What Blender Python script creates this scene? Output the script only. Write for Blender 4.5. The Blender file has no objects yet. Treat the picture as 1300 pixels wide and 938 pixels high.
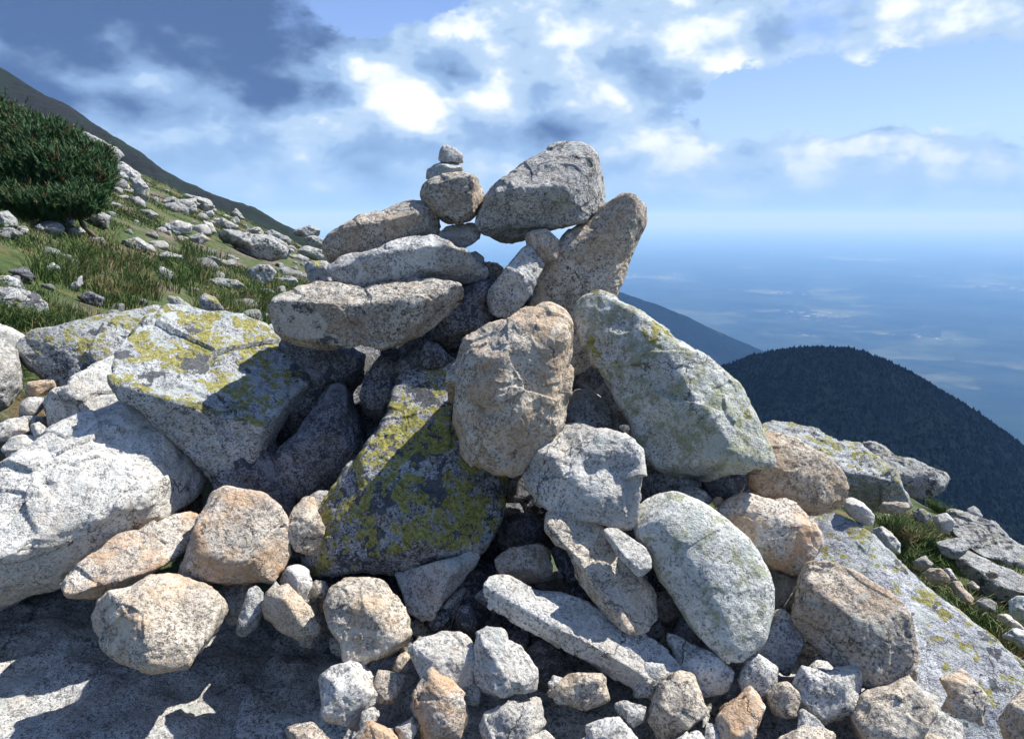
import bpy, math, random
import numpy as np
from mathutils import Matrix, Vector
random.seed(7); rng = np.random.default_rng(7)
SC = bpy.context.scene; COL = SC.collection
R_ = math.radians
# ---------------------------------------------------------------- camera maths (photo 1300 x 938)
FPX = 867.0; CX, CY = 650.0, 469.0; PITCH = R_(12.6)
EYE = np.array([0.0, 0.0, 1.25])
FW = np.array([0, math.cos(PITCH), -math.sin(PITCH)]); UP = np.array([0, math.sin(PITCH), math.cos(PITCH)]); RT = np.array([1.0, 0, 0])
def ray(px, py): return FW + RT*((px-CX)/FPX) + UP*((CY-py)/FPX)
def level(px, py):                       # tangents (x/y, z/y) of a sight line
    d = ray(px, py); return d[0]/d[1], d[2]/d[1]
# ---------------------------------------------------------------- noise
def _h(ix, iy, iz, s):
    n = (ix*73856093) ^ (iy*19349663) ^ (iz*83492791) ^ (s*2654435761 & 0x7fffffff)
    n = (n ^ (n >> 13)) * 1274126177 & 0x7fffffff
    n = (n ^ (n >> 16)) * 668265263 & 0x7fffffff
    return (n & 0xffffff) / float(0xffffff) * 2 - 1
def vnoise(P, s=0):
    I = np.floor(P).astype(np.int64); F = P - I; F = F*F*F*(F*(F*6-15)+10)
    x, y, z = I[:,0], I[:,1], I[:,2]; fx, fy, fz = F[:,0], F[:,1], F[:,2]
    def c(a, b, d): return _h(x+a, y+b, z+d, s)
    a = c(0,0,0)*(1-fx)+c(1,0,0)*fx; b = c(0,1,0)*(1-fx)+c(1,1,0)*fx
    d = c(0,0,1)*(1-fx)+c(1,0,1)*fx; e = c(0,1,1)*(1-fx)+c(1,1,1)*fx
    return (a*(1-fy)+b*fy)*(1-fz) + (d*(1-fy)+e*fy)*fz
ROT = np.array(Matrix.Rotation(0.7, 3, Vector((1,.6,.3)).normalized()))
def fbm(P, f, oc=4, s=0, g=.5, ridged=False):
    Q = P*f + 17.3*s; out = np.zeros(len(P)); a = 1.0; t = 0
    for k in range(oc):
        n = vnoise(Q, s+k)
        if ridged: n = 1-2*np.abs(n)
        out += a*n; t += a; a *= g; Q = (Q @ ROT)*2.03 + 5.1
    return out/t
def worley(P, f, s=0):
    """fracture planes: every cell of a 3D cell pattern gets its own tilted plane"""
    Q = P*f + vn3(P*f*.9, s)*.35; I = np.floor(Q).astype(np.int64); best = np.full(len(P), 9e9); out = np.zeros(len(P))
    for a in (-1,0,1):
        for b in (-1,0,1):
            for c in (-1,0,1):
                x, y, z = I[:,0]+a, I[:,1]+b, I[:,2]+c
                C = np.stack([x+.5+.42*_h(x,y,z,s), y+.5+.42*_h(x,y,z,s+1), z+.5+.42*_h(x,y,z,s+2)], -1)
                D = Q-C; d = (D*D).sum(1); m = d < best
                val = _h(x,y,z,s+3)*D[:,0]+_h(x,y,z,s+4)*D[:,1]+_h(x,y,z,s+5)*D[:,2]+.30*_h(x,y,z,s+6)
                best = np.where(m, d, best); out = np.where(m, val, out)
    return out
def vn3(P, s): return np.stack([vnoise(P, s+50), vnoise(P+31, s+51), vnoise(P+67, s+52)], -1)
def sstep(a, b, x):
    t = np.clip((x-a)/(b-a), 0, 1); return t*t*(3-2*t)
# ---------------------------------------------------------------- ground height
def G(x, y):
    x = np.asarray(x, float); y = np.asarray(y, float)
    A = .440 + (.25-.440)*sstep(-1.0, 1.5, x)
    far = -A*x - (.155-.017*sstep(1.0, -1.5, x))*y + .10
    near = -.22 - .10*x + 0*y
    w = sstep(2.3, 3.5, y + .3*np.maximum(x,0))
    h = near*(1-w) + far*w
    h = h - 1.15*np.maximum(x-5.6, 0)
    h = h - .9*np.maximum(y-34-.15*x, 0)
    P = np.stack([x, y, 0*x], -1).reshape(-1, 3)
    n = .22*fbm(P, .35, 3, 3) + .07*fbm(P, 1.6, 3, 5) + .02*fbm(P, 7, 3, 8)
    n = n.reshape(h.shape)*sstep(1.5, 4.5, y)
    return h + n
def hit(px, py, dmax=60):                # first crossing of a sight line with the ground
    d = ray(px, py); t = np.linspace(1.2, dmax, 3000); P = EYE + t[:,None]*d
    b = P[:,2] < G(P[:,0], P[:,1])
    if b.any(): return float(t[np.argmax(b)])
    m = t < 32; gap = (P[:,2]-G(P[:,0], P[:,1]))[m]/t[m]; k = int(np.argmin(gap))
    return float(t[m][k]) if gap[k] < .03 else None
# ---------------------------------------------------------------- mesh helpers
def mesh_np(name, V, F, mat, smooth=True, parent=None):
    F = np.asarray(F); k = F.shape[1]; me = bpy.data.meshes.new(name)
    me.vertices.add(len(V)); me.vertices.foreach_set('co', np.asarray(V, np.float32).ravel())
    me.loops.add(F.size); me.loops.foreach_set('vertex_index', F.astype(np.int32).ravel())
    me.polygons.add(len(F)); me.polygons.foreach_set('loop_start', np.arange(0, F.size, k, dtype=np.int32))
    try: me.polygons.foreach_set('loop_total', np.full(len(F), k, np.int32))
    except Exception: pass
    me.polygons.foreach_set('use_smooth', np.full(len(F), smooth))
    me.update(calc_edges=True); me.validate()
    if mat: me.materials.append(mat)
    o = bpy.data.objects.new(name, me); COL.objects.link(o)
    if parent: o.parent = parent
    return o
def tag(o, label=None, cat=None, group=None, kind=None):
    if label: o['label'] = label
    if cat: o['category'] = cat
    if group: o['group'] = group
    if kind: o['kind'] = kind
    return o
_cs = {}
def cubesphere(N):
    if N in _cs: return _cs[N]
    key = {}; V = []; F = []
    L = np.linspace(-1, 1, N+1)
    faces = []
    for ax in range(3):
        for sg in (-1, 1):
            ids = np.empty((N+1, N+1), int)
            for i in range(N+1):
                for j in range(N+1):
                    p = [0, 0, 0]; p[ax] = sg*N; p[(ax+1)%3] = 2*i-N; p[(ax+2)%3] = 2*j-N
                    t = tuple(p)
                    k = key.get(t)
                    if k is None: k = len(V); key[t] = k; V.append(t)
                    ids[i, j] = k
            q = np.stack([ids[:-1,:-1], ids[1:,:-1], ids[1:,1:], ids[:-1,1:]], -1).reshape(-1, 4)
            if sg < 0: q = q[:, ::-1]
            faces.append(q)
    V = np.array(V, float)/N; V = np.tan(V*(math.pi/4)*.98)/math.tan(math.pi/4*.98)
    V /= np.linalg.norm(V, axis=1)[:, None]
    _cs[N] = (V, np.concatenate(faces)); return _cs[N]
def vnormals(V, F):
    a = V[F[:,2]]-V[F[:,0]]; b = V[F[:,3]]-V[F[:,1]]; n = np.cross(a, b); out = np.zeros_like(V)
    for k in range(4): np.add.at(out, F[:,k], n)
    return out/np.maximum(np.linalg.norm(out, axis=1)[:,None], 1e-12)
def parse(s):
    return [tuple(map(float, q.split(','))) for q in s.split()]
# ---------------------------------------------------------------- one stone
def rock(name, cat, label, mat, D, outline, facets=(), dents=(), T=None, p=36, rough=1.0, chips=12, seed=0, group=None, dD=0.0, q=1.0, frac=1.0):
    pts = np.array(parse(outline) if isinstance(outline, str) else outline)
    lo, hi = pts.min(0), pts.max(0); cpx, cpy = (lo+hi)/2
    # polygon centroid keeps the radial map star shaped for bent outlines
    x, y = pts[:,0], pts[:,1]; x2, y2 = np.roll(x,-1), np.roll(y,-1); cr = x*y2-x2*y; a = cr.sum()/2
    cpx, cpy = ((x+x2)*cr).sum()/(6*a), ((y+y2)*cr).sum()/(6*a)
    if D is None:
        D = hit(float((lo[0]+hi[0])/2), float(hi[1]-.12*(hi[1]-lo[1]))) or 30.0
        D += dD
    d = ray(cpx, cpy); C = EYE + D*d
    z = -d/np.linalg.norm(d); xa = np.cross(UP, z); xa /= np.linalg.norm(xa); ya = np.cross(z, xa)
    def loc(px, py, h=0.0):
        r = ray(px, py); t = np.dot(C-EYE, z)/np.dot(r, z); P = EYE + t*r - C
        return np.array([P@xa, P@ya, h])
    poly = np.array([loc(*q_)[:2] for q_ in pts])
    m = D/FPX*np.linalg.norm(d)
    r_ = np.random.default_rng(int(abs(cpx)*131+abs(cpy)*17+seed*7919))
    nth = 360; th = (np.arange(nth)+.5)*2*math.pi/nth; R = np.zeros(nth)
    A_ = poly; B_ = np.roll(poly, -1, 0)
    for k in range(nth):
        c_, s_ = math.cos(th[k]), math.sin(th[k])
        e = B_-A_; den = c_*e[:,1]-s_*e[:,0]; den = np.where(abs(den)<1e-12, 1e-12, den)
        t = (A_[:,0]*e[:,1]-A_[:,1]*e[:,0])/den; u = (A_[:,0]*s_-A_[:,1]*c_)/den
        ok = (t > 0) & (u >= -1e-6) & (u <= 1+1e-6)
        R[k] = t[ok].max() if ok.any() else 0
    R = np.where(R <= 0, np.median(R[R>0]) if (R>0).any() else .05, R)
    ker = np.exp(-.5*(np.arange(-4,5)/.9)**2); ker /= ker.sum()
    R = 1.02*sum(w*np.roll(R, k-4) for k, w in enumerate(ker))
    p = p*1.6 if 12 < p < 30 else p
    sz = math.sqrt(abs(a))*m                       # typical real width
    w_, h_ = (hi-lo)*m
    if T is None: T = .78*min(w_, h_)+.1*max(w_, h_)
    N = int(np.clip(round(max(hi-lo)/1.9*q/8)*8, 8, 128))
    dirs, F = cubesphere(N)
    S = np.array([w_, h_, max(T, .5*min(w_,h_))]); S = S/S.max()
    dirs = dirs*S**.8; dirs /= np.linalg.norm(dirs, axis=1)[:,None]
    ang = np.arctan2(dirs[:,1], dirs[:,0]) % (2*math.pi); rho = np.hypot(dirs[:,0], dirs[:,1])
    def Rat(an): return np.interp(an, np.r_[th[-1]-2*math.pi, th, th[0]+2*math.pi], np.r_[R[-1], R, R[0]])
    Rt = Rat(ang)
    inv = (rho/Rt)**p
    PL = []
    H = T/2
    def bevels(sign, k, auto, out=0.0):
        a0 = r_.uniform(0, 360)
        for i in range(k):
            an = R_(a0+360*i/k+r_.uniform(-28, 28)) % (2*math.pi); ti = R_(r_.uniform(28, 68)); rr = float(Rat(np.array([an]))[0])
            n = np.array([math.cos(an)*math.sin(ti), math.sin(an)*math.sin(ti), sign*math.cos(ti)])
            q_ = np.array([math.cos(an)*rr*(out+r_.uniform(.60,.80)), math.sin(an)*rr*(out+r_.uniform(.60,.80)), sign*H*r_.uniform(.68,.9)])
            PL.append((n, n@q_))
        if auto:
            an = r_.uniform(0, 6.28); ti = R_(r_.uniform(4, 20))
            n = np.array([math.cos(an)*math.sin(ti), math.sin(an)*math.sin(ti), sign*math.cos(ti)])
            PL.append((n, H*r_.uniform(.85, 1.0)))
    for f in facets:
        fx, fy, h, an, ti = f
        n = np.array([math.cos(R_(an))*math.sin(R_(ti)), math.sin(R_(an))*math.sin(R_(ti)), math.cos(R_(ti))])
        dd = n@loc(fx, fy, h)
        if dd < .12*sz: dd = .12*sz
        PL.append((n, dd))
    if facets:
        PL.append((np.array([0,0,1.0]), H*1.5))
        if p > 10 and (len(facets) < 3 or 'rugged' in label) and max(w_, h_) < 1.55*min(w_, h_): bevels(1, 4, False, .12)
    else: bevels(1, 5, True)
    bevels(-1, 6, True)
    for n, dd in PL:
        c_ = dirs@n; inv += np.where(c_ > 0, (np.maximum(c_,0)/dd)**p, 0)
    V = dirs*(inv**(-1/p))[:,None]
    if chips:
        iv = np.linalg.norm(V, axis=1)**-44.0
        for k in range(chips):
            n = r_.normal(size=3); n[2] = n[2]*.8; n /= np.linalg.norm(n)
            dd = (V@n).max()*r_.uniform(.80, .97); c_ = dirs@n
            iv += np.where(c_ > 0, (np.maximum(c_,0)/dd)**44, 0)
        V = dirs*(iv**(-1/44))[:,None]
    # silhouette correction
    rr = np.hypot(V[:,0], V[:,1]); an = np.arctan2(V[:,1], V[:,0]) % (2*math.pi); nb = 72
    b = (an/(2*math.pi)*nb).astype(int) % nb; got = np.zeros(nb); np.maximum.at(got, b, rr)
    bc = (np.arange(nb)+.5)*2*math.pi/nb; want = Rat(bc); s = np.where(got > 0, want/np.maximum(got,1e-6), 1); s = np.clip(s, .8, 1.35)
    s = (np.roll(s,1)+2*s+np.roll(s,-1))/4
    sc = np.interp(an, np.r_[bc[-1]-2*math.pi, bc, bc[0]+2*math.pi], np.r_[s[-1], s, s[0]])
    V[:,0] *= sc; V[:,1] *= sc
    for (dx, dy, dr, dep) in dents:
        c0 = loc(dx, dy); dist = np.hypot(V[:,0]-c0[0], V[:,1]-c0[1])/(dr*m)
        V[:,2] -= np.where(V[:,2] > 0, dep*np.exp(-dist**2*1.3), 0)
    nr = vnormals(V, F); off = r_.uniform(-40, 40, 3)
    Pn = V + off
    disp = rough*(.012*sz*fbm(Pn, 2.2/sz, 3, 11) + .009*sz*fbm(Pn, 7/sz, 4, 21, ridged=True) + frac*(.030*sz*worley(Pn, 2.0/sz, 61) + .010*sz*worley(Pn, 6.5/sz, 71)))
    fine = min(1.0, m*1300/2.6/1300*1.0/ .002)
    res = max(hi-lo)*m*1.2/N
    fm = .0042 if m < .006 else .0012*m/.0023
    if res < .012: disp += rough*fm*fbm(Pn, 26, 3, 31)
    else: disp += rough*.02*sz*fbm(Pn, 12/sz, 3, 31)
    if res < .005: disp += rough*.0016*fbm(Pn, 95, 2, 41)
    V = V + nr*disp[:,None]
    o = mesh_np(name, V, F, MAT[mat])
    M = Matrix(((xa[0], ya[0], z[0], C[0]), (xa[1], ya[1], z[1], C[1]), (xa[2], ya[2], z[2], C[2]), (0,0,0,1)))
    o.matrix_world = M
    tag(o, label, cat, group)
    return o
SUN_DIR = (.54, .22, .80); SUN_E = 5.0; SKY_S = .058; EXPO = 0.9; SKY_TINT = (1.4, 1.36, 1.66)
HAZE_D = 1.15e-4; HAZE_C = (.22, .45, .88, 1)
# ---------------------------------------------------------------- materials
MAT = {}
class NB:
    def __init__(s, nt): s.nt = nt; s.N = nt.nodes; s.L = nt.links
    def n(s, t, **k):
        o = s.N.new(t)
        for a, b in k.items(): setattr(o, a, b)
        return o
    def put(s, sock, v):
        if isinstance(v, bpy.types.NodeSocket): s.L.new(v, sock)
        elif isinstance(v, (tuple, list)) and sock.type == 'RGBA' and len(v) == 3: sock.default_value = (*v, 1)
        else: sock.default_value = v
    def math(s, op, a, b=None, clamp=False):
        o = s.n('ShaderNodeMath', operation=op, use_clamp=clamp); s.put(o.inputs[0], a)
        if b is not None: s.put(o.inputs[1], b)
        return o.outputs[0]
    def vm(s, op, a, b=None):
        o = s.n('ShaderNodeVectorMath', operation=op); s.put(o.inputs[0], a)
        if b is not None: s.put(o.inputs['Scale'] if op == 'SCALE' else o.inputs[1], b)
        return o.outputs['Value'] if op in ('LENGTH', 'DOT_PRODUCT') else o.outputs[0]
    def noise(s, vec, sc, det=4, rough=.55, dist=0.0, col=False):
        o = s.n('ShaderNodeTexNoise'); s.put(o.inputs['Vector'], vec); s.put(o.inputs['Scale'], float(sc)); s.put(o.inputs['Detail'], float(det)); s.put(o.inputs['Roughness'], float(rough)); s.put(o.inputs['Distortion'], float(dist))
        return o.outputs['Color' if col else 'Fac']
    def vor(s, vec, sc, out='Color', feat='F1'):
        o = s.n('ShaderNodeTexVoronoi', feature=feat); s.put(o.inputs['Vector'], vec); s.put(o.inputs['Scale'], float(sc)); return o.outputs[out]
    def mr(s, v, a, b, c=0.0, d=1.0, smooth=True):
        o = s.n('ShaderNodeMapRange', interpolation_type='SMOOTHSTEP' if smooth else 'LINEAR'); s.put(o.inputs[0], v)
        for i, q in enumerate((a, b, c, d)): s.put(o.inputs[i+1], q if isinstance(q, bpy.types.NodeSocket) else float(q))
        return o.outputs[0]
    def mix(s, f, a, b, mode='MIX'):
        o = s.n('ShaderNodeMix', data_type='RGBA', blend_type=mode); s.put(o.inputs[0], f); s.put(o.inputs[6], a); s.put(o.inputs[7], b); return o.outputs[2]
    def sep(s, v):
        o = s.n('ShaderNodeSeparateXYZ'); s.put(o.inputs[0], v); return o.outputs
def newmat(name):
    m = bpy.data.materials.new(name); m.use_nodes = True; nb = NB(m.node_tree); b = nb.N['Principled BSDF']
    b.inputs['Roughness'].default_value = .9; b.inputs['Specular IOR Level'].default_value = .25
    return m, nb, b
def granite(key, light, mid, dark, stain=None, stain_amt=.5, speck=.34, yellow=0.0, black=0.0, pale=0.0, green=0.0, streak=0.0, ysc=7.0, UPA=-3.0, UPB=-2.0):
    m, nb, b = newmat('granite_'+key)
    tc = nb.n('ShaderNodeTexCoord'); oi = nb.n('ShaderNodeObjectInfo')
    off = nb.math('MULTIPLY', oi.outputs['Random'], 37.0)
    cmb = nb.n('ShaderNodeCombineXYZ'); nb.put(cmb.inputs[0], off); nb.put(cmb.inputs[1], nb.math('MULTIPLY', off, 1.7)); nb.put(cmb.inputs[2], off)
    v = nb.vm('ADD', tc.outputs['Object'], cmb.outputs[0])
    vw = nb.vm('ADD', v, nb.vm('MULTIPLY', nb.noise(v, 60, 2, col=True), (.012,)*3))
    if streak:
        vs = nb.vm('MULTIPLY', vw, (1.0, 2.6, 2.0))
    else: vs = vw
    # grains: three minerals by cell, clumped by a wider noise
    gsc = nb.mr(nb.math('FRACT', nb.math('MULTIPLY', oi.outputs['Random'], 7.3)), 0, 1, .72, 1.35, False)
    cell = nb.sep(nb.vor(nb.vm('SCALE', vs, gsc), 250))[0]
    cell2 = nb.sep(nb.vor(vs, 125))[1]
    clump = nb.noise(v, 22, 4, .6)
    g = nb.math('ADD', nb.math('MULTIPLY', cell, .6), nb.math('ADD', nb.math('MULTIPLY', cell2, .4), nb.math('MULTIPLY', nb.math('SUBTRACT', clump, .5), .75)))
    c = nb.mix(nb.mr(g, speck-.04, speck+.10), dark, mid)
    c = nb.mix(nb.mr(g, speck+.26, speck+.36), c, light)
    # broad weathering in value
    wn = nb.noise(v, 5.5, 6, .62)
    c = nb.mix(nb.mr(wn, .38, .66), nb.mix(.34, c, dark), c)
    up = nb.mr(nb.sep(nb.n('ShaderNodeNewGeometry').outputs['Normal'])[2], UPA, UPB)
    rndv = nb.mr(oi.outputs['Random'], 0, 1, .80, 1.0, False)
    if stain:
        sn = nb.noise(nb.vm('ADD', v, (9.1, 3.3, 1.7)), 6, 6, .62, .4)
        c = nb.mix(nb.math('MULTIPLY', nb.mr(sn, .44, .62), stain_amt), c, nb.mix(.35, stain, c, 'MULTIPLY') if False else stain)
    sn2 = nb.noise(nb.vm('ADD', v, (2.1, 7.3, 4.7)), 11, 6, .65)
    wv = nb.vm('ADD', v, nb.vm('MULTIPLY', nb.noise(v, 9, 5, .65, col=True), (.16,)*3))
    crk = nb.mr(nb.math('ADD', nb.vor(wv, 3.6, 'Distance', 'DISTANCE_TO_EDGE'), nb.mr(nb.noise(v, 3.1, 2), .40, .58, .05, 0)), .002, .010, 1, 0)
    c = nb.mix(nb.math('MULTIPLY', crk, .75), c, (.06, .055, .05))
    vein = nb.mr(nb.math('ABSOLUTE', nb.math('SUBTRACT', nb.noise(nb.vm('ADD', v, (7.7, 1.1, 3.9)), 1.7, 3, .5), .5)), .004, .010, .5, 0)
    c = nb.mix(nb.math('MULTIPLY', vein, nb.mr(oi.outputs['Random'], .4, .7)), c, light)
    if pale:
        c = nb.mix(nb.math('MULTIPLY', nb.mr(sn2, .62-.25*pale, .70-.25*pale), nb.math('MULTIPLY', up, .55)), c, (.42, .46, .43))
    if green:
        gn = nb.noise(nb.vm('ADD', v, (5.1, 1.3, 8.7)), 16, 7, .68)
        c = nb.mix(nb.math('MULTIPLY', nb.mr(gn, .60-.2*green, .68-.2*green), .6), c, (.21, .23, .10))
    if black:
        lb = nb.vm('ADD', nb.vm('ADD', v, (1.7, 8.8, 3.1)), nb.vm('MULTIPLY', nb.noise(v, 45, 4, .7, col=True), (.030,)*3))
        rb = nb.mr(nb.noise(nb.vm('ADD', v, (1.7, 8.8, 3.1)), 8, 4, .65), .56-.24*black, .72-.24*black, -.05, .85)
        bf = nb.mr(nb.math('SUBTRACT', rb, nb.vor(lb, 30, 'Distance')), 0, .10)
        c = nb.mix(nb.math('MULTIPLY', bf, nb.math('MULTIPLY', up, .86)), c, nb.mix(nb.noise(v, 120, 3), (.03, .032, .042), (.075, .08, .09)))
    if yellow:
        ly = nb.vm('ADD', nb.vm('ADD', v, (4.4, 2.2, 6.6)), nb.vm('MULTIPLY', nb.noise(v, 60, 4, .7, col=True), (.024,)*3))
        nz = nb.sep(nb.n('ShaderNodeNewGeometry').outputs['Normal'])[2]
        ry = nb.mr(nb.math('ADD', nb.noise(nb.vm('ADD', v, (4.4, 2.2, 6.6)), ysc, 5, .68), nb.mr(nz, -.5, .5, -.06, 0.0)), .565-.22*yellow, .69-.22*yellow, -.05, .85)
        dy = nb.math('SUBTRACT', nb.math('MULTIPLY', ry, nb.mr(nb.sep(nb.vor(ly, 42))[2], 0, 1, .55, 1.25, False)), nb.vor(ly, 42, 'Distance'))
        yf = nb.mr(dy, 0, .07)
        ycol = nb.mix(nb.mr(nb.noise(v, 90, 4, .7), .35, .65), (.16, .15, .03), (.37, .34, .09))
        ycol = nb.mix(nb.mr(dy, .02, .22, .7, 0), ycol, (.44, .43, .17))
        ycol = nb.mix(nb.mr(cell, 0, .14, .8, 0), ycol, (.03, .03, .03))
        c = nb.mix(nb.math('MULTIPLY', nb.math('MULTIPLY', yf, up), .9), c, ycol)
    hs = nb.n('ShaderNodeHueSaturation'); nb.put(hs.inputs['Color'], c); nb.put(hs.inputs['Value'], rndv); c = hs.outputs[0]
    nb.put(b.inputs['Base Color'], c)
    bp = nb.n('ShaderNodeBump'); bp.inputs['Strength'].default_value = .9; bp.inputs['Distance'].default_value = .009
    hgt = nb.math('ADD', nb.math('ADD', nb.noise(v, 55, 7, .72), nb.math('MULTIPLY', nb.noise(v, 16, 6, .7), 2.6)), nb.math('MULTIPLY', nb.noise(v, 230, 3, .7), .4))
    hgt = nb.math('SUBTRACT', hgt, nb.math('MULTIPLY', crk, 1.0))
    if yellow: hgt = nb.math('ADD', hgt, nb.math('MULTIPLY', yf, .35))
    nb.put(bp.inputs['Height'], hgt); nb.put(b.inputs['Normal'], bp.outputs[0])
    MAT[key] = m
K = (.045, .045, .052)
granite('white', (.70,.69,.65), (.51,.50,.47), (.21,.21,.205), (.50,.43,.34), .35, speck=.24, pale=.15)
granite('tan', (.68,.62,.52), (.48,.42,.34), (.18,.16,.14), (.50,.34,.20), .5, speck=.27)
granite('orange', (.74,.69,.61), (.54,.47,.39), (.19,.17,.15), (.58,.36,.19), .7, speck=.25)
granite('pink', (.64,.58,.49), (.44,.385,.32), (.16,.14,.12), (.44,.31,.20), .45, speck=.28, pale=.1)
granite('brown', (.60,.57,.50), (.40,.37,.32), (.13,.12,.11), (.36,.26,.17), .5, speck=.31, black=.08)
granite('grey', (.64,.64,.61), (.44,.44,.43), (.15,.15,.15), (.38,.32,.25), .3, speck=.29, pale=.2)
granite('dark', (.32,.33,.36), (.17,.175,.19), (.05,.05,.06), (.15,.125,.10), .3, speck=.34, black=.30)  # shade put into the colour of recessed stones; own tone on purplish rocks
granite('green', (.72,.73,.69), (.52,.53,.50), (.20,.20,.20), (.38,.38,.29), .3, speck=.24, green=.30, pale=.3)
granite('mossy', (.72,.73,.69), (.52,.53,.50), (.20,.20,.19), (.32,.34,.22), .35, speck=.24, green=.55, pale=.3, yellow=.16)
granite('yellow', (.57,.59,.59), (.36,.38,.39), (.10,.10,.11), (.35,.38,.38), .3, speck=.28, pale=.5, black=.32, yellow=.58, ysc=10, UPA=.15, UPB=.5)
granite('yellow_sparse', (.58,.59,.58), (.37,.38,.38), (.10,.10,.11), (.35,.38,.38), .3, speck=.28, pale=.45, black=.22, yellow=.42, ysc=11, UPA=-.1, UPB=.3)
granite('black_lichen', (.46,.47,.49), (.26,.27,.285), (.06,.06,.065), (.30,.19,.10), .12, speck=.33, pale=.35, black=.55, yellow=.78, ysc=9, UPA=-.35, UPB=.05)
granite('slab', (.64,.67,.70), (.39,.41,.44), (.11,.11,.13), None, speck=.29, pale=.4, black=.24, yellow=.40, streak=1, ysc=14)
granite('hillrock', (.52,.53,.52), (.34,.35,.35), (.12,.12,.13), (.33,.31,.25), .4, speck=.30, pale=.3, black=.36, yellow=.16)
def ground_mat():
    m, nb, b = newmat('mountain_ground')
    g = nb.n('ShaderNodeNewGeometry'); v = g.outputs['Position']
    a = nb.noise(v, .9, 6, .62); c1 = nb.noise(v, 14, 6, .7); c2 = nb.noise(v, 70, 4, .7)
    soil = nb.mix(nb.mr(c1, .35, .65), (.085,.060,.045), (.17,.135,.11))
    soil = nb.mix(nb.mr(nb.noise(v, 30, 5, .7), .56, .64), soil, (.26,.25,.24))
    gr = nb.mix(nb.mr(c1, .3, .7), (.028,.052,.014), (.075,.100,.032))
    gr = nb.mix(nb.mr(nb.noise(v, 2.6, 4), .52, .68), gr, (.15,.10,.045))
    c = nb.mix(nb.mr(a, .36, .52), soil, gr)
    nb.put(b.inputs['Base Color'], c)
    bp = nb.n('ShaderNodeBump'); bp.inputs['Strength'].default_value = .9; bp.inputs['Distance'].default_value = .03
    nb.put(bp.inputs['Height'], nb.math('ADD', nb.math('ADD', c1, nb.math('MULTIPLY', nb.noise(v, 4, 6, .7), 2.0)), nb.math('MULTIPLY', c2, .4))); nb.put(b.inputs['Normal'], bp.outputs[0])
    MAT['ground'] = m
ground_mat()
def leafmat(key, c0, c1, c2=None, f=3.0, thr=.62):
    m, nb, b = newmat(key); g = nb.n('ShaderNodeNewGeometry')
    r = g.outputs['Random Per Island']
    c = nb.mix(r, c0, c1)
    if c2: c = nb.mix(nb.mr(nb.math('ADD', nb.noise(g.outputs['Position'], f, 3), nb.math('MULTIPLY', nb.math('SUBTRACT', r, .5), .3)), thr-.05, thr+.08), c, c2)
    nb.put(b.inputs['Base Color'], c); b.inputs['Roughness'].default_value = .7
    MAT[key] = m
leafmat('grass', (.034,.075,.015), (.11,.155,.045), (.24,.19,.09), 2.2, .60)
leafmat('needles', (.014,.048,.018), (.055,.120,.040), (.15,.065,.028), 7.0, .66)
leafmat('bark', (.07,.05,.04), (.12,.09,.07))
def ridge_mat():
    m, nb, b = newmat('ridge_scree_shaded')
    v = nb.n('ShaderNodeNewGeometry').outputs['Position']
    c = nb.mix(nb.mr(nb.noise(v, .6, 6, .75), .4, .62), (.004,.006,.007), (.010,.014,.013))  # cloud shadow over the ridge put into the scree and pine colours
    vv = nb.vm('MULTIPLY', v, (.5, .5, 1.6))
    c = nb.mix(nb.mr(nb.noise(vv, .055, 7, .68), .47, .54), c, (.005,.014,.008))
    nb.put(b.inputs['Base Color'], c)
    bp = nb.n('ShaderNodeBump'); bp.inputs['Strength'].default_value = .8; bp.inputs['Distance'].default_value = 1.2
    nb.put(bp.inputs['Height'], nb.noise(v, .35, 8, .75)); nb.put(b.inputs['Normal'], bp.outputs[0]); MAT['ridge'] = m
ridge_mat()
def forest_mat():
    m, nb, b = newmat('conifer_forest_shaded')
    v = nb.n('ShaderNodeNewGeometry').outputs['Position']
    c = nb.mix(nb.mr(nb.noise(v, .05, 5, .7), .35, .65), (.002,.004,.005), (.006,.011,.009))  # darker than real foliage: cloud shadow put into the base colour
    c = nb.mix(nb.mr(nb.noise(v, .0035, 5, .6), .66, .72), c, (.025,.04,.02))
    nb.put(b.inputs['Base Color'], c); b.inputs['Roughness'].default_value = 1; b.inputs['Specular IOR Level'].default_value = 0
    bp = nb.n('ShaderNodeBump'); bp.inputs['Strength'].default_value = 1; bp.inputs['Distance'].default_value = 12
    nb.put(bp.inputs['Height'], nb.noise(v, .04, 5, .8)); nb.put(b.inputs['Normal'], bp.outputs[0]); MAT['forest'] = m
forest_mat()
def plain_mat():
    m, nb, b = newmat('lowland')
    v = nb.n('ShaderNodeNewGeometry').outputs['Position']
    wo = nb.mix(nb.mr(nb.noise(v, .0011, 7, .75), .40, .60), (.008,.018,.018), (.022,.036,.028))
    cell = nb.sep(nb.vor(v, .0028))
    fld = nb.mix(cell[0], (.045,.070,.040), (.12,.13,.085))
    f = nb.mr(nb.noise(v, .0005, 8, .7), .51, .59)
    f = nb.math('MULTIPLY', f, nb.mr(cell[1], .35, .7, 0, .6))
    c = nb.mix(f, wo, fld)
    tn = nb.math('MULTIPLY', nb.mr(nb.noise(v, .0005, 3), .60, .66), nb.mr(nb.noise(v, .012, 3, .7), .55, .62))
    c = nb.mix(nb.math('MULTIPLY', tn, .7), c, (.3,.3,.28))
    nb.put(b.inputs['Base Color'], c); b.inputs['Roughness'].default_value = 1; b.inputs['Specular IOR Level'].default_value = 0; MAT['plain'] = m
plain_mat()

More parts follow.
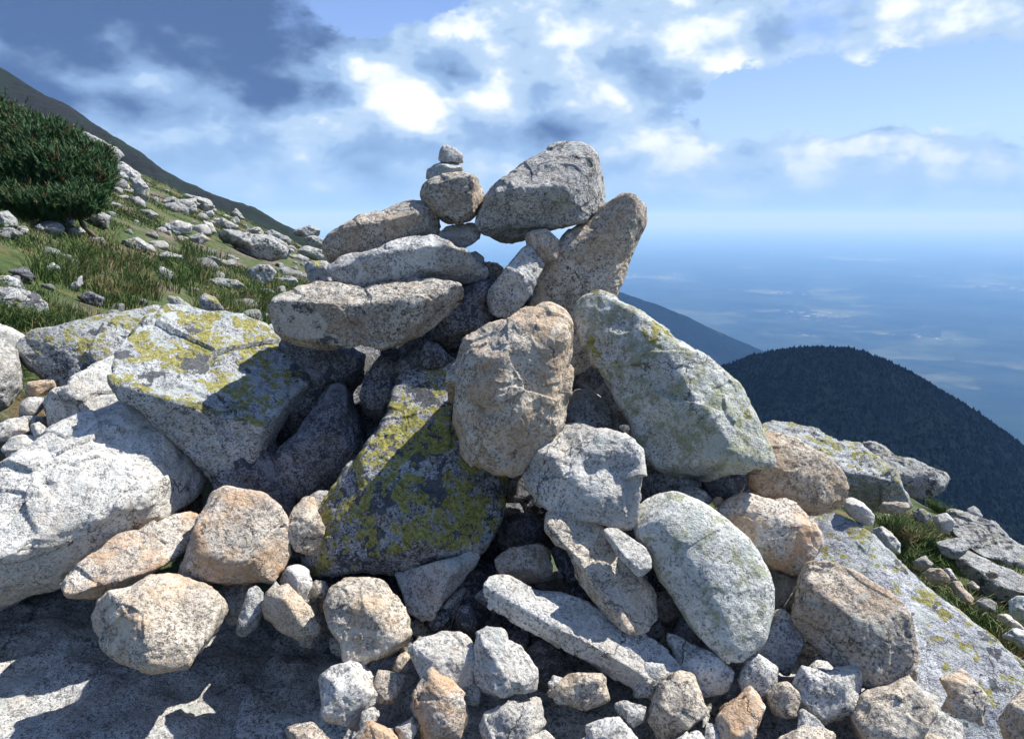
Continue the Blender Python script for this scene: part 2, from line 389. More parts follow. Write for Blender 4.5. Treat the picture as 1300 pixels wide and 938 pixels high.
def conifer_mat():
    m, nb, b = newmat('far_conifers'); g = nb.n('ShaderNodeNewGeometry')
    nb.put(b.inputs['Base Color'], nb.mix(g.outputs['Random Per Island'], (.001,.003,.004), (.006,.010,.009))); b.inputs['Specular IOR Level'].default_value = 0; b.inputs['Roughness'].default_value = 1; MAT['conifer'] = m  # trees coloured as dark as the cloud-shaded hill under them
conifer_mat()
# ---------------------------------------------------------------- setting
def grid(name, X, Y, Z, mat):
    ny, nx = X.shape; V = np.stack([X, Y, Z], -1).reshape(-1, 3)
    i = np.arange(ny*nx).reshape(ny, nx)
    F = np.stack([i[:-1,:-1], i[:-1,1:], i[1:,1:], i[1:,:-1]], -1).reshape(-1, 4)
    o = mesh_np(name, V, F, MAT[mat]); o['kind'] = 'structure'; return o
def warp(lo, hi, n, c, s):
    t0, t1 = math.asinh((lo-c)/s), math.asinh((hi-c)/s); return c + s*np.sinh(np.linspace(t0, t1, n))
X, Y = np.meshgrid(warp(-75, 60, 420, 0, 3), warp(-25, 75, 460, 3, 3)); grid('ground', X, Y, G(X, Y), 'ground')
def ridge(name, pts, dist, s_near, s_far, base, mat, nx, amp, freq, seed, bend=0.0):
    """a hill as a height sheet: its crest follows the points, both flanks fall to the base"""
    pts = parse(pts); P = []
    for k, (px, py) in enumerate(pts):
        u, v = level(px, py); yy = dist*(1+bend*u); P.append((u*yy, yy, v*yy+EYE[2]))
    P = np.array(P); xs = np.linspace(P[0,0], P[-1,0], nx)
    cz = np.interp(xs, P[:,0], P[:,2]); cy = np.interp(xs, P[:,0], P[:,1])
    ker = np.hanning(max(3, nx//30)); ker /= ker.sum(); pad = len(ker)//2
    cz = np.convolve(np.pad(cz, pad, 'edge'), ker, 'same')[pad:-pad]
    t = np.sinh(np.linspace(-3.2, 3.2, 220))/math.sinh(3.2)
    span = (cz.max()-base)*1.05
    X, Tt = np.meshgrid(xs, t); S = np.where(Tt < 0, span/s_near, span/s_far); Yy = cy[None,:] + Tt*S
    rnd = span*.012
    drop = np.where(Tt < 0, s_near, s_far)*(np.sqrt((Tt*S)**2+(rnd*2)**2)-rnd*2)
    Z = cz[None,:] - drop
    Q = np.stack([X, Yy, 0*X], -1).reshape(-1, 3)
    Z = Z + (amp*fbm(Q, freq, 6, seed)*1.0).reshape(Z.shape)*np.minimum(1, .35+np.abs(Tt)*14) + (amp*.10*fbm(Q, freq*9, 3, seed+5)).reshape(Z.shape)
    global LAST; LAST = (xs, Yy, Z, Tt)
    return grid(name, X, Yy, Z, mat)
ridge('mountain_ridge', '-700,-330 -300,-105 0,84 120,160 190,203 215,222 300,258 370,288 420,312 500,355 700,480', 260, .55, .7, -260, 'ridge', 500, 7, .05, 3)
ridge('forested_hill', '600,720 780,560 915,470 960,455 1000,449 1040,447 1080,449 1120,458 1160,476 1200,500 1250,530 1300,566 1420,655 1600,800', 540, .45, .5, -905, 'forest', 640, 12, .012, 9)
r_ = np.random.default_rng(31); xs, HY, HZ_, HT = LAST; nt = 34000
ci = r_.uniform(0, len(xs)-1.01, nt); k0 = ci.astype(int); fx = ci-k0; xt = xs[k0]*(1-fx)+xs[k0+1]*fx
dist_ = -430*r_.uniform(0, 1, nt)**1.3 + 14; zt_ = np.empty(nt); yt = np.empty(nt)
for q in range(nt):
    col = HY[:, k0[q]]; yc = np.interp(0, HT[:, k0[q]], col)+dist_[q]; yt[q] = yc; zt_[q] = np.interp(yc, col, HZ_[:, k0[q]])*(1-fx[q])+np.interp(yc, HY[:, k0[q]+1], HZ_[:, k0[q]+1])*fx[q]
ht = r_.uniform(1.2, 3.0, nt)*np.where(r_.uniform(size=nt) < .06, 1.5, 1); wd_ = ht*r_.uniform(.45, .8, nt); a0 = r_.uniform(0, 6.28, nt)
ring = [np.stack([xt+wd_*np.cos(a0+k*math.pi/2), yt+wd_*np.sin(a0+k*math.pi/2), zt_-.6], -1) for k in range(4)]
VV = np.stack(ring+[np.stack([xt, yt, zt_+ht], -1)], 1).reshape(-1, 3); ii = 5*np.arange(nt)[:,None]
FF = np.concatenate([ii+np.array([[k, (k+1)%4, 4]]) for k in range(4)])
tag(mesh_np('conifer_wood', VV, FF, MAT['conifer'], False), 'dark conifer wood covering the rounded hill at right', None, None, 'stuff')
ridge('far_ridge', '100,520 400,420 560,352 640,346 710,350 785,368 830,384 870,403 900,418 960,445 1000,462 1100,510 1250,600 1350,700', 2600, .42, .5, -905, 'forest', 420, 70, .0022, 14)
a = np.linspace(0, 2*math.pi, 97)[:-1]; rr = np.array([0, 2000, 6000, 15000, 30000, 60000])
V = [(r*math.cos(t), r*math.sin(t), -900.0) for r in rr[1:] for t in a] + [(0, 0, -900.0)]
F = [(k*96+i, k*96+(i+1)%96, (k+1)*96+(i+1)%96, (k+1)*96+i) for k in range(4) for i in range(96)]
F = np.array(F)[:, ::-1]; o = mesh_np('plain', V, np.concatenate([F, [[480, i, (i+1)%96, (i+1)%96] for i in range(0)]]) if False else F, MAT['plain']); o['kind'] = 'structure'
me = bpy.data.meshes.new('plain_middle')
import bmesh
bm = bmesh.new(); bm.from_mesh(o.data); bm.verts.ensure_lookup_table(); bm.faces.new([bm.verts[i] for i in range(96)]); bm.normal_update()
for f in bm.faces:
    if f.normal.z < 0: f.normal_flip()
bm.to_mesh(o.data); bm.free(); bpy.data.meshes.remove(me)
# haze
HZ = 60100.0; zb, zt = -902.0, 215.0
V = [(sx*HZ, sy*HZ, z) for z in (zb, zt) for sx, sy in ((-1,-1),(1,-1),(1,1),(-1,1))]
F = [(3,2,1,0),(4,5,6,7),(0,1,5,4),(1,2,6,5),(2,3,7,6),(3,0,4,7)]
hm = bpy.data.materials.new('haze'); hm.use_nodes = True; nt = hm.node_tree; nt.nodes.remove(nt.nodes['Principled BSDF'])
pv = nt.nodes.new('ShaderNodeVolumePrincipled'); pv.inputs['Density'].default_value = HAZE_D; pv.inputs['Color'].default_value = HAZE_C; pv.inputs['Absorption Color'].default_value = (.68,.56,.25,1); pv.inputs['Anisotropy'].default_value = 0.0
nt.links.new(pv.outputs[0], nt.nodes['Material Output'].inputs['Volume'])
o = mesh_np('haze', V, F, hm, False); o['kind'] = 'stuff'; o['label'] = 'pale blue haze over the lowland'
# ---------------------------------------------------------------- sky
w = bpy.data.worlds.new('World'); SC.world = w; w.use_nodes = True; nb = NB(w.node_tree); bg = nb.N['Background']
sky = nb.n('ShaderNodeTexSky', sky_type='NISHITA'); sky.sun_disc = False; sky.altitude = 1800; sky.air_density = 1.0; sky.dust_density = .6; sky.ozone_density = 1.5
SUN = Vector(SUN_DIR).normalized(); el = math.asin(SUN.z); az = math.atan2(SUN.x, SUN.y)
sky.sun_elevation = el; sky.sun_rotation = az
dv = nb.vm('NORMALIZE', nb.n('ShaderNodeTexCoord').outputs['Generated'])
x, y, z = nb.sep(dv)
yy = nb.math('MAXIMUM', y, .12)
uv = nb.n('ShaderNodeCombineXYZ'); nb.put(uv.inputs[0], nb.math('DIVIDE', x, yy)); nb.put(uv.inputs[1], nb.math('DIVIDE', z, yy)); uv = uv.outputs[0]
front = nb.mr(y, .1, .3)
nv = nb.vm('MULTIPLY', dv, (1, 1, 1.7))
w1 = nb.vm('MULTIPLY', nb.vm('SUBTRACT', nb.noise(nv, 3.5, 7, .62, col=True), (.5,.5,.5)), (.34,.24,0))
uvw = nb.vm('ADD', uv, w1)
def blobs(lst):
    tot = None
    for px, py, rx, ry, amp in lst:
        u, v = level(px, py); k = 1/867
        d = nb.vm('LENGTH', nb.vm('MULTIPLY', nb.vm('SUBTRACT', uvw, (u, v, 0)), (1/(rx*k), 1/(ry*k), 0)))
        f = nb.math('MULTIPLY', nb.mr(d, 1.35, .25), amp)
        tot = f if tot is None else nb.math('ADD', tot, f)
    return nb.math('MULTIPLY', tot, front)
cover = blobs([(80,0,330,215,1.0),(60,150,200,120,.6),(270,180,240,110,.7),(450,150,150,110,.7),(620,170,230,110,.8),(690,50,150,100,.8),(740,120,150,110,.5),(890,45,180,85,.9),(810,140,90,60,.5),(1210,25,170,42,.75),
  (1060,215,200,45,.7),(1230,205,180,45,.75),(860,235,140,55,.6),(440,262,330,30,.55),(1100,255,400,40,.35),(455,25,60,50,-.6),(350,70,42,30,-.3),(1000,130,190,36,-.9),(1010,20,60,50,-.35),(540,8,70,26,-.8),(740,5,30,18,-.5),(520,215,60,30,-.35),(360,225,90,25,-.4)])
def puff(vec):
    p = None
    for sc, a in ((5.5, .5), (13, .30)):
        o = nb.n('ShaderNodeTexVoronoi', feature='F1'); nb.put(o.inputs['Vector'], nb.vm('ADD', vec, nb.vm('MULTIPLY', nb.vm('SUBTRACT', nb.noise(vec, sc*1.3, 3, .6, col=True), (.5,.5,.5)), (.9/sc,)*3))); o.inputs['Scale'].default_value = sc
        t_ = nb.math('MULTIPLY', nb.math('SUBTRACT', .5, o.outputs['Distance']), a); p = t_ if p is None else nb.math('ADD', p, t_)
    return p
fn = nb.noise(nv, 4.2, 9, .62); pf = puff(nv)
fb = nb.noise(nb.vm('ADD', nv, (3,1,2)), 2.0, 8, .58)
cov = nb.math('ADD', nb.math('ADD', nb.math('ADD', cover, nb.math('MULTIPLY', pf, .9)), nb.math('MULTIPLY', nb.math('SUBTRACT', fn, .5), 1.5)), nb.math('MULTIPLY', nb.math('SUBTRACT', 1.0, front), nb.math('SUBTRACT', nb.math('MULTIPLY', fb, 2.0), .75)))
alpha = nb.mr(cov, .18, .52)
bri = blobs([(150,0,350,160,-1.75),(20,100,140,130,-.7),(320,60,120,90,-.7),(590,108,70,34,-.4),(420,205,150,40,-.35),(240,220,150,40,-.25),(760,125,60,50,-.25),(640,225,200,40,-.3),(690,185,110,35,-.25),
   (440,125,75,55,.75),(180,100,60,24,.55),(600,45,80,24,.8),(650,12,50,60,.6),(700,80,60,45,.4),(900,45,150,55,.5),(650,160,30,30,.35),(1100,190,260,18,.5),(850,225,110,40,.3),(1200,30,120,30,.4),(560,170,60,30,.3),(330,155,80,30,.15),(540,240,60,20,.2),(380,250,90,18,.3)])
# relief: compare the cloud field with itself a little towards the sun
so_ = (.030, 0, .055)
fs = nb.noise(nb.vm('ADD', nv, so_), 4.2, 9, .62); ps = puff(nb.vm('ADD', nv, so_))
rel = nb.math('ADD', nb.math('MULTIPLY', nb.math('SUBTRACT', fn, fs), 3.4), nb.math('MULTIPLY', nb.math('SUBTRACT', pf, ps), 3.8))
bn = nb.math('ADD', nb.math('ADD', bri, .62), nb.math('ADD', rel, nb.math('MULTIPLY', nb.math('SUBTRACT', nb.noise(nv, 3.5, 9, .6), .5), 1.0)))
bn = nb.math('ADD', bn, nb.mr(alpha, .1, .95, .4, 0.0))
cc = nb.mix(nb.mr(bn, -1.5, .15), (.85,1.5,3.2), (2.9,4.5,7.2))
cc = nb.mix(nb.mr(bn, .0, .7), cc, (4.7,6.4,8.7))
cc = nb.mix(nb.mr(bn, .75, 1.7), cc, (9.6,10.3,11.0))
hor = nb.mr(z, .0, .13, 1.0, 0.0)
skc = nb.mix(1.0, sky.outputs[0], SKY_TINT, 'MULTIPLY')
skc = nb.mix(.45, skc, nb.mix(nb.mr(z, .02, .5, 0, 1), (4.3,6.3,9.6), (1.5,3.3,8.0)))
c = nb.mix(alpha, skc, cc)
c = nb.mix(nb.math('MULTIPLY', hor, .85), c, (3.5,5.6,8.4))
c = nb.mix(nb.mr(z, -.005, .045, .9, 0), c, (3.3,5.5,8.2))
nb.put(bg.inputs['Color'], c); bg.inputs['Strength'].default_value = SKY_S
sl = bpy.data.lights.new('sun', 'SUN'); sl.energy = SUN_E; sl.angle = R_(.5); sl.color = (1, .96, .89)
so = bpy.data.objects.new('sun', sl); COL.objects.link(so); so.rotation_euler = SUN.to_track_quat('Z', 'Y').to_euler()
cam = bpy.data.cameras.new('camera'); co = bpy.data.objects.new('camera', cam); COL.objects.link(co); SC.camera = co
cam.sensor_width = 36; cam.lens = 36*FPX/1300; cam.clip_start = .05; cam.clip_end = 200000
co.location = EYE; co.rotation_euler = (math.pi/2-PITCH, 0, 0)
SC.view_settings.view_transform = 'Standard'; SC.view_settings.look = 'None'; SC.view_settings.exposure = EXPO; SC.view_settings.gamma = 1
SC.cycles.use_denoising = True; SC.cycles.volume_bounces = 2; SC.cycles.use_adaptive_sampling = True; SC.cycles.adaptive_threshold = .02; SC.cycles.max_bounces = 6
try: SC.cycles.denoiser = 'OPENIMAGEDENOISE'
except Exception: pass
# ---------------------------------------------------------------- the cairn and the boulders round it
S = rock
B, ST, PB, SB = 'boulder', 'stone', 'pebble', 'slab'
S('boulder', B, 'big boulder with flat top covered in yellow and grey lichen, left of the cairn', 'yellow', 2.35,
  '152,450 165,425 190,400 215,387 240,387 262,392 300,397 345,410 375,436 405,476 402,490 372,522 345,548 335,590 320,620 305,625 286,612 252,582 218,548 182,518 158,508 152,485',
  [(270,500,.18,76,50),(220,540,.20,236,22),(365,540,.10,338,62)], T=.62, p=22, chips=10)
S('boulder', B, 'long low grey boulder with sparse yellow lichen behind the pale wedge, far left', 'yellow_sparse', 2.95,
  '23,435 38,420 75,414 120,402 165,394 200,388 235,395 250,440 215,480 150,490 90,498 55,480 30,462', [(120,440,.16,95,40),(60,460,.12,215,40)], T=.6, p=14)
S('boulder', B, 'pale wedge boulder with brown left side, squeezed between the lichen boulders', 'white', 2.6,
  '87,490 92,480 120,462 152,448 170,452 175,500 160,525 115,530 92,545 70,556 60,535 58,510 70,495', [(125,495,.13,60,28),(72,520,.10,200,45)], T=.35, p=16)
S('boulder', B, 'huge bright white granite boulder with shaded underside at the left edge', 'white', 2.12,
  '-110,650 -75,600 -20,600 20,588 45,568 66,548 110,528 154,512 185,523 225,558 257,585 265,612 240,638 195,662 153,680 115,707 85,734 33,752 -10,772 -80,775',
  [(110,610,.27,103,38),(110,690,.26,288,36),(235,600,.16,10,45)], dents=[(62,580,9,.02),(60,620,7,.02)], T=.70, p=18, rough=1.1)
S('boulder', B, 'dark grey rounded boulder cut by the left edge of the frame', 'grey', 2.7, '-60,440 -20,430 3,433 18,446 26,468 25,492 10,513 -25,530 -60,510', T=.4)
S('slab', SB, 'pale slab behind the dark rounded boulder at the left edge', 'white', 3.0, '-60,420 -20,412 0,415 20,420 34,428 28,446 10,470 -50,470', T=.35)
S('stone', ST, 'small flat ochre stone on a grey stone in the gap, far left', 'orange', 2.62, '31,494 36,485 50,483 69,482 71,492 60,500 45,503 33,504', T=.10)
S('stone', ST, 'small dark rounded stone under the small flat ochre one, far left', 'grey', 2.55, '24,523 28,511 38,504 55,505 60,512 46,527 34,532 25,530', T=.12)
S('stone', ST, 'flat pale stone reaching in from the left edge above the white boulder', 'white', 2.42, '-20,545 -5,542 10,533 33,530 39,546 18,557 -5,560 -20,558', T=.12)
S('stone', ST, 'thin grey stone tucked behind the small pale stones, far left', 'grey', 2.5, '10,534 30,528 52,529 58,540 45,550 25,545 10,542', T=.12)
S('stone', ST, 'small smooth whitish egg-like stone near the brown side of the pale wedge', 'white', 2.38, '38,540 50,535 58,542 65,553 60,560 49,560 41,552', T=.09)
S('stone', ST, 'bluish pale stone lying at the upper edge of the huge white boulder', 'white', 2.36, '3,570 12,556 28,552 42,553 47,562 38,577 26,584 9,580', T=.13)
S('pebble', PB, 'tiny grey pebble under the bluish pale stone, far left', 'grey', 2.34, '4,587 13,580 22,585 18,591 8,592', T=.05)
S('boulder', B, 'flat ochre stone with a yellow lichen spot leaning under the huge white boulder', 'orange', 1.98,
  '78,744 87,728 120,702 150,679 176,675 200,660 222,652 254,651 252,668 238,694 218,710 183,732 153,748 123,758 90,757', [(165,705,.09,110,30),(165,742,.08,278,60),(240,680,.06,20,40)], T=.28, p=18)
S('boulder', B, 'angular orange and white stone standing below the tip of the big lichen boulder', 'orange', 1.97,
  '226,736 227,720 243,690 257,650 268,627 290,616 322,621 336,625 352,648 362,664 366,703 360,722 346,738 305,740 258,738', [(295,670,.13,100,30),(295,720,.13,278,38),(350,680,.09,350,45),(240,715,.08,205,40)], T=.32, p=18)
S('boulder', B, 'broad tan stone with scalloped lower left, at bottom left of the heap', 'tan', 1.76,
  '114,784 126,762 137,750 166,745 190,730 223,729 258,740 281,756 291,773 280,796 257,825 236,846 190,850 155,838 133,822 119,800', [(215,785,.11,70,22),(150,790,.08,190,42),(205,745,.08,95,55)], T=.30, p=15)
S('slab', SB, 'wide grey bedrock slab in dappled shade at the bottom left corner', 'grey', 2.15,
  '-260,760 -150,745 0,742 120,735 250,760 360,775 440,800 470,860 470,980 300,1040 0,1040 -260,1000', [(200,850,.36,88,50),(-60,850,.34,104,46)], T=1.0, p=30, chips=2, q=.8, frac=.35)
S('stone', ST, 'narrow upright grey-green stone between the broad tan and the small blocky stone', 'grey', 1.83, '298,806 305,780 315,750 325,743 334,753 332,775 329,794 312,806', T=.07)
S('stone', ST, 'grey stone in shade right of the broad tan stone', 'grey', 1.97, '270,752 290,741 318,738 322,760 312,785 292,795 282,780', T=.15)
S('stone', ST, 'blocky stone with white right face and brown left face, bottom left heap', 'tan', 1.82,
  '332,770 339,752 357,745 366,741 377,755 392,771 406,792 403,805 388,815 374,811 354,797 336,784', [(352,782,.05,215,38),(385,775,.06,40,30)], T=.14, p=22, chips=6)
S('pebble', PB, 'white splinter leaning on the small blocky stone', 'white', 1.86, '334,761 342,748 350,736 354,744 345,757 340,765', T=.03)
S('stone', ST, 'grey shaded stone behind the small blocky stone', 'grey', 1.95, '355,736 366,719 380,717 392,723 396,740 404,765 410,785 400,800 380,770 360,752', T=.16)
S('pebble', PB, 'little round reddish stone below the black lichen boulder', 'brown', 1.92, '389,747 400,737 413,739 419,750 410,759 395,757', T=.07)
S('boulder', B, 'stone half orange in sun and half grey in shade, bottom heap left of centre', 'tan', 1.80,
  '413,770 422,748 438,734 468,734 486,739 503,758 517,784 519,808 510,822 492,834 475,837 447,848 438,836 434,815 416,790', [(425,765,.06,165,42),(485,780,.10,30,24),(460,820,.09,250,28),(470,740,.05,90,50)], T=.24, p=18)
S('stone', ST, 'pale stone pressed against the left foot of the black lichen boulder', 'tan', 2.06, '363,672 373,645 388,630 399,631 403,650 412,670 408,695 395,707 375,697 366,684', T=.2)
S('stone', ST, 'dim stone peeping out behind the pale one by the black lichen boulder', 'grey', 2.18, '390,632 402,624 420,624 430,640 418,665 400,668', T=.16)
S('boulder', B, 'large boulder crusted with black and yellow lichen in the middle of the heap', 'black_lichen', 2.2,
  '503,474 540,463 580,455 622,480 640,560 634,603 632,640 623,670 600,698 561,714 510,722 464,716 423,727 389,726 385,705 391,671 405,643 426,615 455,580 480,548 493,522',
  [(540,620,.22,92,33),(500,705,.20,272,50),(425,670,.14,160,44),(590,640,.2,30,20)], T=.62, p=16, chips=10)
S('boulder', B, 'rugged brown stone with a vertical ridge standing in the centre of the cairn', 'tan', 2.03,
  '571,534 573,495 579,454 592,432 621,413 657,400 693,389 707,393 719,408 724,436 725,459 721,477 716,508 711,536 693,559 670,584 655,600 632,602 603,597 584,578 578,549',
  [(600,500,.10,184,38),(672,490,.15,5,9),(665,415,.11,95,38),(690,560,.10,325,32)], dents=[(622,470,10,.015),(618,515,9,.02)], T=.36, p=18, rough=1.3)
S('boulder', B, 'white granite block with a hollow across its front, right of the brown stone', 'white', 1.98,
  '666,598 678,583 688,568 700,551 714,539 737,537 757,544 786,549 803,559 810,574 811,598 808,640 807,660 799,667 775,664 734,655 703,646 683,634 672,618',
  [(745,585,.13,92,30),(745,640,.145,272,12),(690,600,.10,185,38)], dents=[(720,566,18,.034),(780,602,24,.050),(748,598,16,.032)], T=.34, p=20, chips=6)
S('slab', SB, 'long cream slab slanting down to the right beneath the hollowed white block', 'tan', 1.86,
  '673,634 684,636 703,648 724,655 756,659 775,677 786,707 806,728 820,733 832,746 837,769 832,784 816,798 806,800 790,799 775,787 755,764 739,741 724,702 703,690 687,671 677,651',
  [(775,730,.07,40,26),(735,735,.06,215,45),(700,660,.05,120,30)], T=.20, p=20, chips=8)
S('stone', ST, 'small finger-shaped white stone lying on the long cream slab', 'white', 1.76, '765,677 769,671 785,671 796,678 816,694 827,709 825,722 813,733 803,726 789,710 774,689', [(795,695,.02,45,32),(785,705,.02,215,40),(817,722,.02,320,45)], T=.07, p=22, chips=4)
S('slab', SB, 'long grey-white beam of granite across the bottom centre', 'white', 1.80,
  '603,753 606,738 614,729 637,733 683,748 714,754 755,769 785,785 818,797 842,820 864,846 875,880 850,900 800,873 758,846 714,823 670,800 644,790 611,772', [(740,790,.07,62,38),(690,805,.07,245,40)], dents=[(684,752,6,.012)], T=.24, p=20, chips=8)
S('boulder', B, 'smooth oval white boulder standing right of the cream slab', 'green', 1.83,
  '806,664 810,649 820,637 838,629 860,627 890,637 924,662 950,684 972,720 981,745 981,774 970,811 950,828 938,836 916,834 886,806 872,787 855,757 838,736 826,708 810,684',
  [(905,690,.13,55,26),(870,735,.13,222,24),(940,770,.11,0,30),(900,730,.165,20,6)], T=.40, p=8, chips=3, rough=.6, frac=.3)
S('boulder', B, 'big pale boulder with green lichen leaning on the right of the cairn', 'mossy', 2.12,
  '733,398 735,386 748,378 774,375 795,380 812,391 830,406 853,424 879,446 889,447 900,462 915,473 932,488 943,508 955,526 966,544 974,565 977,582 971,589 950,593 922,599 895,607 860,604 832,592 817,572 806,549 800,528 783,503 769,480 752,450 739,429',
  [(845,520,.17,208,20),(925,510,.15,38,34),(800,410,.13,95,22),(905,597,.12,272,62)], dents=[(770,442,6,.014),(778,452,5,.012)], T=.40, p=15, chips=6)
S('boulder', B, 'tall brown stone leaning outwards, topmost on the right side of the cairn', 'pink', 2.5,
  '794,248 806,246 814,250 819,265 817,284 806,313 795,342 786,367 776,385 765,420 750,470 720,480 690,460 672,430 668,400 678,370 690,338 710,315 722,298 742,286 760,272 770,264 781,255',
  [(735,370,.11,305,10),(760,285,.10,118,38),(800,320,.06,350,45)], T=.34, p=15)
S('boulder', B, 'big capstone with bright top and dark undercut front bridging the cairn top', 'grey', 2.48,
  '604,270 608,254 620,241 635,230 652,219 682,199 700,185 717,181 740,183 755,196 763,214 770,232 771,256 768,267 757,275 734,281 703,288 682,292 665,307 649,311 629,303 617,294 608,284',
  [(690,236,.20,97,52),(665,270,.17,262,24),(752,240,.10,5,48),(640,300,.08,270,62)], T=.52, p=20, chips=8)
S('stone', ST, 'small wedge stone propping the right end of the big capstone', 'pink', 2.36, '668,304 670,294 693,291 709,305 711,317 705,331 693,332 680,325 671,314', [(680,310,.05,190,28),(700,315,.05,10,30)], T=.14, p=18)
S('stone', ST, 'club-shaped stone leaning below the capstone with its lower end in sun', 'grey', 2.33,
  '618,381 622,367 639,347 656,322 667,310 678,320 694,331 688,345 677,365 664,387 650,400 638,404 624,396', [(645,375,.06,230,16),(665,340,.06,60,30)], T=.2)
S('stone', ST, 'small light stone seen through the gap beside the club-shaped stone', 'tan', 2.62, '610,338 618,333 630,334 639,341 636,350 626,355 614,350', T=.08)
S('stone', ST, 'small cream stone at the right tip of the upper grey slab', 'white', 2.56, '590,322 604,320 613,327 615,338 606,345 592,336', T=.09)
S('stone', ST, 'dark jagged stone in shade below the club-shaped stone', 'dark', 2.42, '548,437 556,402 572,378 596,360 622,352 640,352 622,378 618,395 622,408 604,430 586,446 572,450 556,448', T=.25)
S('stone', ST, 'topmost little white stone on the stack of the cairn', 'white', 2.44, '557,203 560,189 568,185 580,191 587,198 588,207 572,208 560,206', [(572,197,.035,60,26),(563,200,.03,200,30)], T=.08, p=18, chips=5)
S('stone', ST, 'flat grey-green stone, second from the top of the stack', 'green', 2.44, '541,227 543,216 555,208 577,206 587,211 588,219 575,222 552,229', T=.11)
S('stone', ST, 'dark round stone carrying the two little stones on the stack', 'brown', 2.46, '535,253 536,239 545,229 563,221 586,219 604,224 612,237 615,249 611,263 604,274 597,281 584,284 565,284 549,270', T=.21)
S('slab', SB, 'uppermost brown slab on the left side of the cairn, tilted upwards', 'pink', 2.46,
  '410,314 416,300 435,287 457,275 483,270 506,259 527,254 546,260 556,278 562,289 553,300 519,303 494,310 468,323 442,331 420,336', [(485,300,.10,258,16),(490,272,.09,108,52),(550,285,.05,345,45)], T=.28, p=18)
S('stone', ST, 'flat white stone under the dark round stone of the stack', 'white', 2.50, '555,299 566,288 586,284 603,283 610,292 608,303 597,311 583,316 566,310', [(580,296,.05,95,48),(590,306,.05,270,30)], T=.16, p=18)
S('slab', SB, 'second slab from the top on the left of the cairn, grey with a raised middle', 'grey', 2.40,
  '423,345 426,331 442,327 476,318 504,306 527,300 547,298 558,303 575,313 591,321 605,334 615,344 616,353 606,360 581,362 550,356 514,355 483,363 463,368 437,361 426,355', [(510,340,.13,262,12),(520,306,.10,100,55),(590,352,.08,280,50)], T=.34, p=18)
S('slab', SB, 'lowest and largest slab on the left of the cairn, with brown stains', 'brown', 2.32,
  '351,390 354,373 370,368 400,361 425,358 440,362 463,366 494,360 524,356 558,355 580,360 586,378 566,403 537,421 510,433 485,440 459,436 431,442 393,443 375,437 357,425 351,405', [(465,405,.17,268,14),(465,368,.13,96,50),(560,400,.10,320,42)], T=.42, p=15)
S('pebble', PB, 'tiny orange stone wedged between the two lower left slabs', 'orange', 2.52, '576,363 592,360 598,366 590,371 578,370', T=.06)
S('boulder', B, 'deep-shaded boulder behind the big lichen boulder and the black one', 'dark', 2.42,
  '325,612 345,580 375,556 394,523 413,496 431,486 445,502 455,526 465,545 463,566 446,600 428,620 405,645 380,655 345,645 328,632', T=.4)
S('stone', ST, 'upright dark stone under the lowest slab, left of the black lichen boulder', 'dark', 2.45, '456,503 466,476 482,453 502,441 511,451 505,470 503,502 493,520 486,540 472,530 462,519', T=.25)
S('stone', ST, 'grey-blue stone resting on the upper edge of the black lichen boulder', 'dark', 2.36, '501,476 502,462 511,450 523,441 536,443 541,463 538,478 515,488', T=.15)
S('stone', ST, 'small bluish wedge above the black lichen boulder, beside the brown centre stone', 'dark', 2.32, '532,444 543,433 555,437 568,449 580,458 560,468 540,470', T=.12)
S('stone', ST, 'round grey stone in shade above the hollowed white block', 'grey', 2.25, '712,525 718,506 734,494 750,495 766,508 779,523 786,545 770,555 735,548 712,548', T=.22)
S('stone', ST, 'sunlit sliver of stone glimpsed in the gap left of the big pale leaning boulder', 'white', 2.75, '733,468 750,461 770,466 772,480 735,480', T=.12)
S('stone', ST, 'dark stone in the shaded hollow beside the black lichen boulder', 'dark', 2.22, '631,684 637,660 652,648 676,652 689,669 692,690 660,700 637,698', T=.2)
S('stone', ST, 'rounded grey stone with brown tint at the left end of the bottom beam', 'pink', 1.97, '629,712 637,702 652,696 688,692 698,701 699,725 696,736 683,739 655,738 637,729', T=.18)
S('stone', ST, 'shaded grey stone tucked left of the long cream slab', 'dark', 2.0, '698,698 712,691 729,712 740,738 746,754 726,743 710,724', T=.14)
S('stone', ST, 'triangular stone pointing down beneath the black lichen boulder', 'grey', 2.0,
  '502,726 536,718 580,706 618,684 607,712 583,743 561,766 551,784 537,788 520,775 511,751', [(545,745,.07,190,14),(580,740,.05,335,50)], T=.2, p=20, chips=5)
S('stone', ST, 'grey stone below the triangular stone with one sunlit edge', 'grey', 2.02, '522,786 545,788 575,752 594,742 580,775 570,802 540,815 524,804', T=.16)
S('stone', ST, 'narrow dark stone at the left end of the bottom beam', 'dark', 1.9, '578,785 585,770 596,768 606,792 600,808 583,800', T=.1)
S('stone', ST, 'angular white stone at the bottom edge, left of the knobbly one', 'white', 1.70, '519,822 535,811 560,803 587,801 599,815 605,838 608,866 572,880 540,868 526,845', [(565,825,.05,75,32),(535,840,.05,210,30),(585,855,.05,300,20)], T=.18, p=20, chips=6)
S('stone', ST, 'knobbly white stone at the bottom edge with a raised left corner', 'white', 1.68, '600,822 605,805 620,795 638,799 644,813 662,822 682,848 680,875 640,888 606,872', [(640,830,.05,50,30),(615,845,.05,200,28)], T=.17, p=18)
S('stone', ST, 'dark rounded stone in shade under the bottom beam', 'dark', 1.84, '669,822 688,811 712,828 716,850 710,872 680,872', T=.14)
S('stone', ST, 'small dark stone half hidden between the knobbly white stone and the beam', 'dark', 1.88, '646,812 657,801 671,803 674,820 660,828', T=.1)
S('pebble', PB, 'small cream stone below the half orange half grey stone', 'tan', 1.76, '498,850 504,834 515,826 522,834 517,850 506,857', T=.06)
